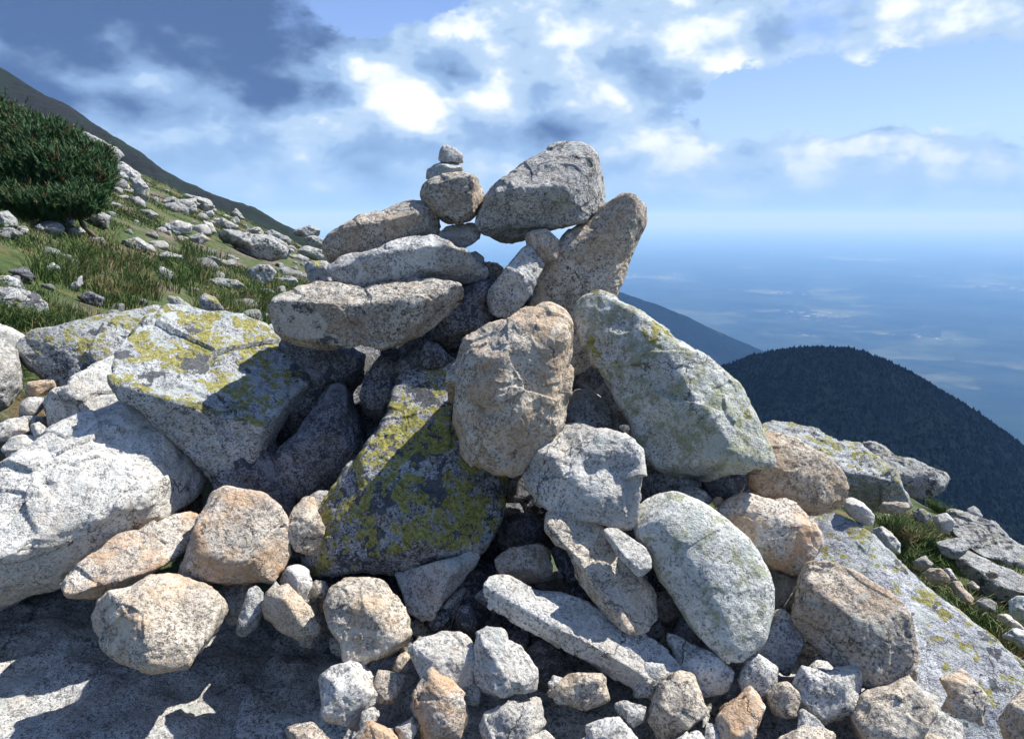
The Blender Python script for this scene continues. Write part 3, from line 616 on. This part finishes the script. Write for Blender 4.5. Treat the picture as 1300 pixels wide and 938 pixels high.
S('boulder', B, 'rounded stone with orange crest resting on the upper end of the lichen slab', 'orange', 1.98,
  '910,645 926,632 945,627 968,632 983,637 997,635 1014,642 1029,658 1042,677 1044,694 1036,706 1022,723 1006,729 983,721 968,712 948,686 925,662', [(975,660,.12,85,34),(990,700,.12,270,20),(1028,685,.08,340,35)], T=.30, p=15)
S('boulder', B, 'brown-grey boulder behind the orange-crested stone, right of the leaning boulder', 'tan', 2.2,
  '950,606 955,570 970,551 985,549 1010,557 1045,577 1070,599 1078,620 1074,640 1056,650 1028,655 1000,647 968,632', [(1010,610,.14,265,14),(1020,580,.12,70,48),(1060,620,.08,355,45)], T=.4, p=15)
S('boulder', B, 'large pinkish brown block at the bottom right of the heap', 'pink', 1.78,
  '1007,779 1012,756 1018,734 1021,722 1036,717 1056,715 1084,722 1108,738 1133,757 1148,779 1159,803 1164,824 1162,860 1130,876 1082,866 1050,834 1023,804', [(1100,765,.12,55,30),(1060,805,.12,232,30),(1140,830,.1,345,25)], T=.38, p=20, chips=8)
S('slab', SB, 'great sloping slab streaked white and spotted with yellow lichen, lower right', 'slab', 2.45,
  '1000,660 1040,646 1078,634 1100,655 1120,691 1159,721 1194,755 1230,788 1269,820 1340,868 1345,960 1250,1020 1150,1000 1080,880 1020,790 985,720', [(1150,790,.14,72,40)], T=.5, p=24, chips=3, rough=.7, frac=.5)
S('stone', ST, 'pale stone at the top corner of the great lichen slab', 'white', 2.75, '1070,636 1080,631 1096,638 1110,654 1108,668 1092,665 1075,650', T=.15)
S('stone', ST, 'white flat stone in the gap between the oval boulder and the pinkish block', 'white', 1.98, '970,715 1006,722 1022,726 1013,758 1010,780 990,795 978,765', T=.16)
S('stone', ST, 'cracked grey stone below the white flat one, beside the oval boulder', 'grey', 1.80, '972,800 981,776 994,773 1010,785 1020,800 1020,818 1008,845 1000,858 978,846 958,830', [(990,800,.05,30,30),(1005,830,.04,330,30)], T=.16, p=20)
S('stone', ST, 'white stone at the bottom edge, left of the foot of the oval boulder', 'white', 1.74, '843,795 850,800 866,812 891,823 918,838 932,852 925,878 885,885 860,850', T=.13)
S('stone', ST, 'grey stone directly under the foot of the oval boulder', 'grey', 1.72, '936,860 947,836 962,829 988,848 984,880 945,882', T=.14)
S('stone', ST, 'shadowed grey stone below the right foot of the big pale leaning boulder', 'grey', 2.16, '808,602 835,592 862,600 890,606 890,622 878,634 845,632 812,640', T=.2)
S('stone', ST, 'second shadowed stone below the leaning boulder, next to the orange-crested one', 'dark', 2.12, '888,604 915,598 940,600 948,612 936,630 915,640 893,628', T=.16)
S('pebble', PB, 'tiny white pebble caught above the oval boulder', 'orange', 2.0, '905,636 910,631 917,632 917,640 908,643', T=.03)
S('stone', ST, 'small dark stone filling the gap above the oval boulder', 'grey', 2.05, '850,628 870,618 895,622 905,634 895,645 870,640', T=.12)
# stones inside and behind the heap; core stones coloured dark so gaps look shaded
S('slab', SB, 'low bedrock hump under the rubble at the bottom centre', 'grey', 2.35, '400,780 520,740 760,730 960,760 1080,830 1120,930 1000,1040 600,1060 420,1000 380,880', [(740,860,.42,90,52)], T=1.0, p=26, chips=3, q=.5)
core = 'filler stone darkened for shade deep inside the cairn behind the outer stones'
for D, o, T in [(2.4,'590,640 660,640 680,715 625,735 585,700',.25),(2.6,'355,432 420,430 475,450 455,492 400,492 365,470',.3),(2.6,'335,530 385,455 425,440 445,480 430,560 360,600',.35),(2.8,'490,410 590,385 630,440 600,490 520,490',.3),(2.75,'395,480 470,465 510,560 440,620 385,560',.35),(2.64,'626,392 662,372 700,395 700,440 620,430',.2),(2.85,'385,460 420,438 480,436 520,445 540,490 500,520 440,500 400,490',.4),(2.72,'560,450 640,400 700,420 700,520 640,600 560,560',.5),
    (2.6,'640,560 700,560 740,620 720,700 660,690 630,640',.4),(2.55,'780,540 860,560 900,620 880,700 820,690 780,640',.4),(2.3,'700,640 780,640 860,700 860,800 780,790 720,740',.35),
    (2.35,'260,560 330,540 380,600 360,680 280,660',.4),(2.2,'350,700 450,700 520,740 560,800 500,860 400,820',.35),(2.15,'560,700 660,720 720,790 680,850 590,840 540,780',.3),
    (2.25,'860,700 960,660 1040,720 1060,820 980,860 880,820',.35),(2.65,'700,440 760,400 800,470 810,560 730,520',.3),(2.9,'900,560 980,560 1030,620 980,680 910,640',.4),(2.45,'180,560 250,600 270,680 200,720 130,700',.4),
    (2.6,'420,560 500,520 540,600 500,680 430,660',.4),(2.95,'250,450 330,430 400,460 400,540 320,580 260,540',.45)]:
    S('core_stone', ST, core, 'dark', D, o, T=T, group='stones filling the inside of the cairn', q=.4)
# rubble that fills the foot of the heap
def fill(n, x0, x1, y0, y1, smin, smax, seed, mats):
    r_ = np.random.default_rng(seed); placed = []; k = 0; tries = 0
    while k < n and tries < 4000:
        tries += 1
        px, py = r_.uniform(x0, x1), r_.uniform(y0, y1); s = r_.uniform(smin, smax)
        if any(math.hypot(px-a, py-b) < .78*(s+c) for a, b, c in placed): continue
        placed.append((px, py, s)); k += 1
        a0 = r_.uniform(0, 6.28); el_ = r_.uniform(.55, .9); m_ = r_.integers(5, 7); ro = r_.uniform(0, 3.14); pts = []
        for j in range(m_):
            a_ = a0+j*6.283/m_+r_.uniform(-.25, .25); rr_ = s*r_.uniform(.78, 1.25); u_, v_ = rr_*math.cos(a_), rr_*el_*math.sin(a_)
            pts.append((px+u_*math.cos(ro)-v_*math.sin(ro), py+u_*math.sin(ro)+v_*math.cos(ro)))
        pass
        rock('stone', 'stone', 'broken stone in the rubble at the foot of the heap, nearest the viewer', mats[r_.integers(len(mats))], (1.9+(.12 if y1 <= 850 else 0)-(py-740)*.0016), pts, seed=k, q=.9, p=32, chips=16, group='rubble at the foot of the heap')
fill(26, 400, 1180, 878, 975, 42, 70, 5, ['white','tan','grey','pink','orange','grey','white'])
fill(34, 420, 1250, 856, 985, 16, 34, 6, ['white','tan','grey','pink','grey','white'])
fill(26, 380, 1000, 740, 850, 16, 30, 9, ['dark','grey','grey','tan'])
fill(9, 1000, 1330, 880, 1000, 40, 60, 12, ['white','grey','tan'])
# ---------------------------------------------------------------- rocks lying on the open slopes (they stand where the sight line meets the ground)
L_ = [
 ('grey boulder split by dark cracks at the left edge of the grassy slope','-15,386 -5,367 20,366 45,372 60,386 61,398 42,404 10,402 -12,400'),
 ('lichen-topped low rock just above the cracked boulder, left edge','-12,353 10,350 25,356 33,367 10,371 -10,369'),
 ('rounded pale rock under the dwarf pine at the left edge','-12,271 10,269 22,278 23,288 10,291 -10,288'),
 ('low rock below the rounded one under the dwarf pine, left edge','-10,291 15,290 31,297 22,302 -8,304'),
 ('small brownish rock beside the path under the dwarf pine','24,290 36,291 34,298 25,298'),
 ('small flat rock at the dark foot of the dwarf pine','44,288 50,284 57,291 49,295'),
 ('jagged pale rock at the right foot of the dwarf pine','110,273 123,268 141,274 137,290 121,286'),
 ('flat white rock between the path and the dwarf pine','81,291 101,288 109,295 97,300'),
 ('humped rock with shaded front in the middle of the left slope','154,305 174,302 194,312 197,320 179,319 157,311'),
 ('flat rock with a yellow lichen patch in the middle of the left slope','195,324 212,320 233,325 230,332 205,333'),
 ('squat grey rock beside the tall grass, left slope','197,347 205,339 220,346 222,356 206,357'),
 ('bright broken rock on the bare path, left slope','54,342 66,333 77,341 69,348 61,351'),
 ('pointed pale rock at the near end of the path, left slope','82,367 97,356 104,347 105,361 95,370'),
 ('purplish flat rock sunk in the near grass, left slope','97,378 113,370 133,379 128,389 107,385'),
 ('dark purplish rock across the path near the left edge','10,344 33,339 47,353 31,360'),
 ('grey splinter of rock behind the big lichen boulder','212,376 225,376 243,390 238,400 222,394'),
 ('upright tan rock with yellow lichen just behind the big lichen boulder','252,380 259,372 273,378 285,394 270,400 256,394'),
 ('large mottled grey boulder in the centre of the left slope','274,302 290,292 310,296 343,299 364,309 370,320 364,329 343,332 318,324'),
 ('faceted pale boulder below the large mottled one','313,344 328,337 343,337 351,346 344,356 328,364 315,357'),
 ('long white rock flat in the grass above the big lichen boulder','263,356 277,353 302,356 313,363 299,367 270,365'),
 ('flat dark rock with a bright rim in mid slope','254,333 266,325 287,331 302,327 311,336 284,339'),
 ('mottled white rock touching the left end of the cairn slabs','386,338 392,332 420,332 424,343 424,357 397,365'),
 ('rounded lichen-tinted rock just left of the cairn','368,315 389,312 410,318 420,327 412,334 393,328'),
 ('white rock low on the crest behind the cairn','386,302 397,299 412,304 410,313 392,315'),
 ('sharp overhanging rock at the right end of the crest','369,298 377,291 395,286 407,292 405,300 388,301'),
 ('square grey rock under a flat capping slab on the crest','221,257 231,254 249,252 250,269 238,272 230,267'),
 ('long flat lichen-covered slab on the crest','220,242 246,249 269,254 274,261 264,263 250,256 231,250'),
 ('dark rock under the right end of the long crest slab','250,262 259,257 272,262 275,269 261,270'),
 ('little bright white rock on the crest','261,270 269,267 273,274 263,276'),
 ('small pointed rock standing against the dark ridge','292,273 300,264 310,277 302,279'),
 ('cluster rock with dark hollow above the large mottled boulder','269,287 282,277 295,283 306,290 288,293'),
 ('rounded pale rock left of the cluster above the mottled boulder','258,280 269,283 275,295 261,303'),
 ('thin flat rock behind the large mottled boulder','310,291 328,289 333,293 315,297'),
 ('pale broken rock right behind the large mottled boulder','334,295 345,292 360,299 366,305 343,303'),
 ('low rock with yellow lichen below the faceted pale boulder','328,366 343,367 354,374 333,373'),
 ('small flat white rock near the left end of the lowest slab','354,352 377,355 380,360 356,361'),
 ('long pale outcrop rising above the dwarf pine','92,166 111,169 132,181 149,188 157,197 149,205 139,202 126,195 105,185'),
 ('flat-topped outcrop rock beside the dwarf pine','141,208 156,206 169,215 178,220 178,228 162,230 146,230'),
 ('egg-shaped pale rock at the right edge of the dwarf pine','128,226 137,222 147,230 146,237 132,233'),
 ('dark rock with a pale right rim below the outcrop','164,225 179,226 188,238 189,252 182,262 172,255 170,241'),
 ('white rock at the foot of the dark rimmed rock','163,251 175,250 184,256 184,263 172,260'),
 ('low flat rock in the upper middle of the left slope','176,266 192,267 203,274 184,276'),
 ('grey rock left of the square one on the crest','204,256 218,250 229,255 219,262'),
 ('pale rock in the grass below the crest, left of the rounded pale one','204,288 225,280 247,286 240,297 215,299'),
 ('small pale rock in the grass beside the rounded pale one','238,301 256,296 267,305 250,311')]
purp = ('purplish',)
for i, (l, o) in enumerate(L_):
    mt = 'dark' if 'purplish' in l else ('grey' if i % 3 == 1 else 'hillrock')
    if 'lichen' in l: mt = 'yellow_sparse'
    dd = None
    if 'splinter' in l: dd = 3.1
    if 'upright tan' in l: dd = 3.0
    if 'touching the left end' in l: dd = 3.0
    rock('rock', 'rock', l, mt, dd, o, rough=1.25, chips=16, p=18, q=1.5)
R2 = [
 ('long lichen-green rock shelf jutting over the drop, right side','yellow_sparse',5.4,'960,556 972,545 985,536 1000,537 1026,543 1051,555 1064,561 1090,564 1113,581 1130,602 1145,624 1150,640 1120,648 1085,640 1050,620 1000,600 970,580',[(1060,590,.5,78,46),(1100,630,.4,262,40)],.9),
 ('grey rock with notched top at the far end of the shelf','hillrock',5.7,'1090,568 1096,563 1109,562 1123,566 1138,579 1159,584 1184,595 1202,600 1205,607 1194,622 1178,630 1160,632 1145,622 1128,600',[(1150,600,.35,70,40),(1180,615,.3,290,30)],.8),
 ('flat brownish rock above the tall dark grass, right slope','tan',4.6,'1116,644 1122,638 1135,637 1152,638 1155,644 1148,651 1120,652',(),None),
 ('pale pointed rock beside the edge of the great lichen slab','white',3.4,'1108,672 1121,668 1132,678 1142,690 1143,704 1130,700 1114,684',(),None),
 ('box-shaped rock with a lit top, right slope','hillrock',4.7,'1188,688 1204,684 1218,682 1233,691 1224,703 1210,710 1196,703',[(1210,694,.05,90,60),(1200,700,.05,215,35),(1222,702,.05,320,40)],None),
 ('white angular rock above the box-shaped one','white',5.1,'1183,655 1202,651 1213,663 1204,677 1193,675',(),None),
 ('long grey bedrock back with lichen near the drop','hillrock',5.4,'1200,650 1215,647 1240,656 1260,663 1277,680 1296,692 1325,705 1320,722 1280,714 1250,706 1228,694 1210,676',[(1255,680,.2,75,45)],None),
 ('broad smooth bedrock behind the small round pebble, right edge','hillrock',4.7,'1213,708 1230,698 1256,710 1284,724 1330,748 1330,775 1285,768 1240,745 1220,728',[(1265,735,.2,75,48)],None),
 ('small smooth light pebble on the broad bedrock','tan',4.45,'1251,727 1258,723 1267,727 1266,733 1256,734',(),None),
 ('rounded tan rock beside the great slab, middle of its edge','tan',3.9,'1173,728 1180,721 1194,722 1206,733 1203,740 1184,740',(),None),
 ('small orange oblong stone in the rubble, right slope','orange',4.0,'1227,741 1235,738 1244,745 1242,750 1230,746',(),None),
 ('bent tan stone in the rubble below the small orange one','pink',3.8,'1203,741 1218,737 1224,747 1237,760 1231,768 1217,757',(),None),
 ('rounded grey rock at the grass tuft by the great slab','hillrock',3.7,'1238,764 1251,758 1265,766 1263,778 1245,774',(),None),
 ('elongated salmon-pink stone at the right edge','orange',3.3,'1266,780 1279,780 1300,796 1318,806 1312,812 1288,798 1268,788',(),None),
 ('greenish rounded rock cut by the right edge','green',3.6,'1281,764 1290,756 1320,758 1330,790 1300,795 1283,782',(),None),
 ('white rock at the right edge under the salmon-pink stone','white',3.1,'1272,806 1289,797 1318,806 1330,825 1298,824',(),None),
 ('pale low rock between the grass and the great slab, upper part','hillrock',4.1,'1158,713 1174,706 1185,716 1178,724 1164,722',(),None),
 ('thin white rock next to the rounded tan one','white',4.1,'1196,723 1206,721 1216,736 1206,738',(),None),
 ('small rock on the skyline above the long bedrock back','hillrock',5.6,'1228,646 1238,642 1248,655 1240,662 1230,656',(),None),
 ('low rock at the top of the grass, near the shelf','hillrock',5.0,'1158,648 1170,645 1182,654 1176,664 1162,660',(),None)]
for l, mt, D, o, fa, T in R2: rock('rock', 'rock', l, mt, D, o, fa, T=T, rough=1.2, chips=12, p=18, q=1.4)
# countless-looking but countable small stones in the grass and on the path
def small(n, xr, yr, smin, smax, group, label, mats, seed):
    r_ = np.random.default_rng(seed); protos = []
    for k in range(6):
        Vd, F = cubesphere(12); V = Vd*r_.uniform(.6, 1.0, 3)*np.array([1,.85,.6])
        iv = np.linalg.norm(V, axis=1)**-16.0
        for j in range(14):
            nn = r_.normal(size=3); nn /= np.linalg.norm(nn); c_ = Vd@nn; dd = (V@nn).max()*r_.uniform(.7,.95)
            iv += np.where(c_ > 0, (np.maximum(c_,0)/dd)**16, 0)
        V = Vd*(iv**(-1/16))[:,None]; V = V + Vd*.07*fbm(V+k*9, 3, 3)[:,None]
        protos.append((V, F))
    meshes = {}
    for i in range(n):
        u = r_.uniform(*xr); y = r_.uniform(*yr); x = u*y
        if x > 5.4: continue
        k = r_.integers(6); mt = mats[r_.integers(len(mats))]; s = r_.uniform(smin, smax)*(.6+.1*y)
        if (k, mt) in meshes:
            o = meshes[(k, mt)].copy(); COL.objects.link(o)
        else:
            o = mesh_np('small_rock', protos[k][0], protos[k][1], MAT[mt]); meshes[(k, mt)] = o
            tag(o, label, 'rock', group)
        o.location = (x, y, float(G(x, y))+s*.15); o.rotation_euler = (r_.uniform(-.3,.3), r_.uniform(-.3,.3), r_.uniform(0, 6.28)); o.scale = (s, s, s)
small(280, (-.95, -.28), (4.2, 28), .02, .10, 'small rocks strewn over the left slope', 'small pale rock strewn in the grass of the left slope', ['hillrock','hillrock','grey'], 3)
small(46, (-.95, -.26), (5.5, 26), .07, .15, 'larger rocks half sunk in the left slope', 'larger grey rock half sunk in the turf of the left slope', ['hillrock','hillrock','white'], 8)
small(60, (.48, .95), (3.6, 8), .015, .045, 'small rocks in the rubble of the right slope', 'small pale rock in the rubble of the right slope', ['hillrock','white','tan'], 5)
# ---------------------------------------------------------------- grass
def blades(name, label, tufts, mat):
    V = []; F = []; r_ = np.random.default_rng(11); n0 = 0; ti = 0; tx = np.array([t[0] for t in tufts]); ty = np.array([t[1] for t in tufts])
    g0 = G(tx, ty); gx = (G(tx+.08, ty)-g0)/.08; gy = (G(tx, ty+.08)-g0)/.08
    for (x, y, rad, n, hgt, wd) in tufts:
        a = r_.uniform(0, 2*math.pi, n); rr = rad*np.sqrt(r_.uniform(0, 1, n)); bx = x+rr*np.cos(a); by = y+rr*np.sin(a); bz = g0[ti]+(bx-x)*gx[ti]+(by-y)*gy[ti]-.01; ti += 1
        h = .72*hgt*r_.uniform(.45, 1.2, n); lean = r_.uniform(.15, .75, n)*(.4+rr/max(rad,.01)); la = a + r_.normal(0, .6, n); la = np.where(r_.uniform(size=n) < .3, .2, la)
        dx, dy = np.cos(la)*lean*h, np.sin(la)*lean*h
        wa = r_.uniform(0, 2*math.pi, n); wx, wy = np.cos(wa)*wd/2, np.sin(wa)*wd/2
        b0 = np.stack([bx-wx, by-wy, bz], -1); b1 = np.stack([bx+wx, by+wy, bz], -1)
        m0 = np.stack([bx+dx*.35-wx*.8, by+dy*.35-wy*.8, bz+h*.6], -1); m1 = np.stack([bx+dx*.35+wx*.8, by+dy*.35+wy*.8, bz+h*.6], -1)
        zt = bz + h*np.clip(1.05-.35*lean, .6, 1)
        t0 = np.stack([bx+dx-wx*.12, by+dy-wy*.12, zt], -1); t1 = np.stack([bx+dx+wx*.12, by+dy+wy*.12, zt], -1)
        V.append(np.stack([b0, b1, m1, m0, t1, t0], 1).reshape(-1, 3)); i = n0+6*np.arange(n)[:,None]
        F.append(np.concatenate([i+np.array([[0,1,2,3]]), i+np.array([[3,2,4,5]])])); n0 += 6*n
    o = mesh_np(name, np.concatenate(V), np.concatenate(F), MAT[mat], False); tag(o, label, None, None, 'stuff'); return o
r_ = np.random.default_rng(21); tf = []
def path_mask(x, y):                                 # bare trodden ground
    u = x/y; return abs(u+.66-.02*y) < .07 and y > 4
Y_ = 3.3*(32/3.3)**r_.uniform(size=16000); U_ = r_.uniform(-1.0, -.15, 16000); X_ = U_*Y_; Q_ = np.stack([X_, Y_, 0*X_], -1)
DN = fbm(Q_, .8, 3, 77)+.5*fbm(Q_, 2.5, 2, 78)
for x, y, dn in zip(X_, Y_, DN):
    if dn < -.30 or path_mask(x, y): continue
    big = dn > .2
    tf.append((x, y, r_.uniform(.06, .14)*(1.5 if big else 1)*(1+.07*y), int(r_.uniform(14, 26)*(1.6 if big else 1)), r_.uniform(.04, .09)*(1.6 if big else 1), .0028+.0007*y))
blades('grass', 'tufted green and rusty grass on the left slope', tf, 'grass')
tf = []
for px, py, w_, n, h in [(95,352,38,26,.19),(130,330,45,30,.17),(150,375,45,30,.17),(60,345,20,8,.2),(185,370,30,18,.22),(110,325,30,14,.18),(170,345,30,18,.22),(235,350,24,16,.26),(255,345,20,14,.26),(300,385,40,24,.2),(330,392,30,18,.2),(290,400,30,14,.2),(40,405,40,18,.14),(75,410,40,18,.14),(350,385,20,12,.2),(240,330,25,14,.2)]:
    for k in range(n):
        qx, qy = px+r_.normal()*w_*.5, py+r_.normal()*9; t = hit(qx, qy)
        if not t or t > 14: continue
        P = EYE+t*ray(qx, qy); tf.append((P[0], P[1], .09, 42, h, .003+.0006*P[1]))
blades('grass', 'tall dark grass tussocks on the left slope', tf, 'grass')
tf = []
for px, py, w_, n, h in [(1140,672,22,26,.30),(1165,680,24,26,.30),(1160,700,18,14,.25),(1190,630,18,14,.26),(1210,640,16,10,.2),(1262,702,22,14,.24),(1285,718,22,16,.24),(1190,715,18,10,.18),(1225,728,16,8,.16),(1235,780,24,18,.2),(1260,795,24,18,.2),(1215,765,18,10,.16),(1290,825,24,14,.2),(1250,665,30,12,.14),(1285,690,20,12,.16),(1180,745,20,10,.14),(1150,715,20,10,.16)]:
    for k in range(n):
        qx, qy = px+r_.normal()*w_*.5, py+r_.normal()*6; t = hit(qx, qy)
        if not t or t > 12: t = 5.5
        P = EYE+t*ray(qx, qy); tf.append((P[0], P[1], .09, 40, h*.8, .003+.0006*P[1]))
for i in range(1300):
    y = r_.uniform(3.0, 9.5); x = r_.uniform(.45, .98)*y
    if x > 6.3 or fbm(np.array([[x,y,0.]]), 1.1, 3, 70)[0] < -.02: continue
    tf.append((x, y, .07, 20, .10, .003+.0007*y))
blades('grass', 'dark green grass between the rubble of the right slope', tf, 'grass')
# ---------------------------------------------------------------- dwarf pine
t = hit(70, 283); Pb = EYE+t*ray(70, 283); yb = Pb[1]; mpp = t/FPX
print('pine base', Pb, t)
def pine(name, label, lumps, n, seed):
    """lumps: (px centre, py centre, radius px x, radius px y, extra depth m)"""
    r_ = np.random.default_rng(seed); root = bpy.data.objects.new(name, None); COL.objects.link(root); root.location = Pb.tolist(); tag(root, label, 'shrub')
    Ls = []
    for px, py, rx, ry, dd in lumps:
        c = EYE+(t+dd)*ray(px, py); Ls.append((c, np.array([rx*mpp, (rx+ry)*.5*mpp, ry*mpp])))
    V = []; F = []; n0 = 0
    while n0 < n*60:
        c, rad = Ls[r_.integers(len(Ls))]; d = r_.normal(size=3); d /= np.linalg.norm(d)
        if d[2] < -.8: continue
        p = c + d*rad*(r_.uniform(.74, 1.02)+.30*fbm((c+d*rad)[None,:], 5.0, 2, 50)[0])
        if any(np.sum(((p-c2)/r2)**2) < .55 for c2, r2 in Ls): continue
        if p[2] < G(p[0], p[1])+.02: continue
        ax = np.array([d[0]*.5, d[1]*.5, 1.0])+r_.normal(size=3)*.22; ax /= np.linalg.norm(ax); L = r_.uniform(.09, .19)
        s = np.cross(ax, [1,0,.2]); s /= np.linalg.norm(s); q = np.cross(ax, s)
        k = 20; f = r_.uniform(0, 1, k); a = r_.uniform(0, 6.28, k); out = np.cos(a)[:,None]*s+np.sin(a)[:,None]*q
        b = p+ax*(L*f)[:,None]; nl = r_.uniform(.035, .06, k)[:,None]; tip = b+(out*.62+ax*.78)*nl; wd = np.cross(out, ax)*.0042
        V.append(np.stack([b-wd, b+wd, tip], 1).reshape(-1, 3)); F.append(n0+np.arange(3*k).reshape(-1, 3)); n0 += 3*k
    V = np.concatenate(V)-Pb; F = np.concatenate(F)
    mesh_np('foliage', V, F, MAT['needles'], False, root)
    for i in range(3):                                  # crooked stems rising from the base
        c, rad = Ls[i % 4]; p0 = np.array([c[0]+r_.uniform(-.15,.15), c[1]+r_.uniform(0,.2), 0]); p0[2] = G(p0[0], p0[1])-.03
        p1 = c + r_.normal(size=3)*.15; ts = np.linspace(0, 1, 9); path = p0+(p1-p0)*ts[:,None]+np.stack([.08*np.sin(ts*5+i), .08*np.cos(ts*4+i), 0*ts], -1)
        Vv = []; Ff = []
        for j, pp in enumerate(path):
            rr_ = .035*(1-.7*ts[j])
            for m_ in range(7): Vv.append(pp-Pb+[rr_*math.cos(m_*.8976), rr_*math.sin(m_*.8976), 0])
        for j in range(8):
            for m_ in range(7): Ff.append((j*7+m_, j*7+(m_+1)%7, (j+1)*7+(m_+1)%7, (j+1)*7+m_))
        mesh_np('stem', Vv, Ff, MAT['bark'], True, root)
    return root
pine('dwarf_pine', 'dense dark green dwarf pine with rusty shoots at the left edge', [(5,245,70,40,-.1),(55,255,48,30,-.2),(98,252,26,26,0),(-60,250,70,45,0),(-10,262,40,20,-.5),(-70,265,50,24,-.5),(80,268,30,14,-.4),(40,272,36,12,-.5),(106,262,20,12,-.25),(120,246,14,16,0),(30,265,40,20,-.35),(5,222,60,62,0),(50,232,50,46,-.1),(95,238,34,34,0),(25,184,34,28,.2),(55,188,26,24,.15),(78,196,24,22,.2),(-40,190,70,74,.2),(95,206,22,20,.2),(-110,200,90,84,.4),(114,214,20,18,.15),(122,236,14,16,.1),(-5,166,26,22,.2),(30,200,30,26,-.1),(70,225,26,24,-.25),(10,235,30,24,-.35)], 13000, 4)
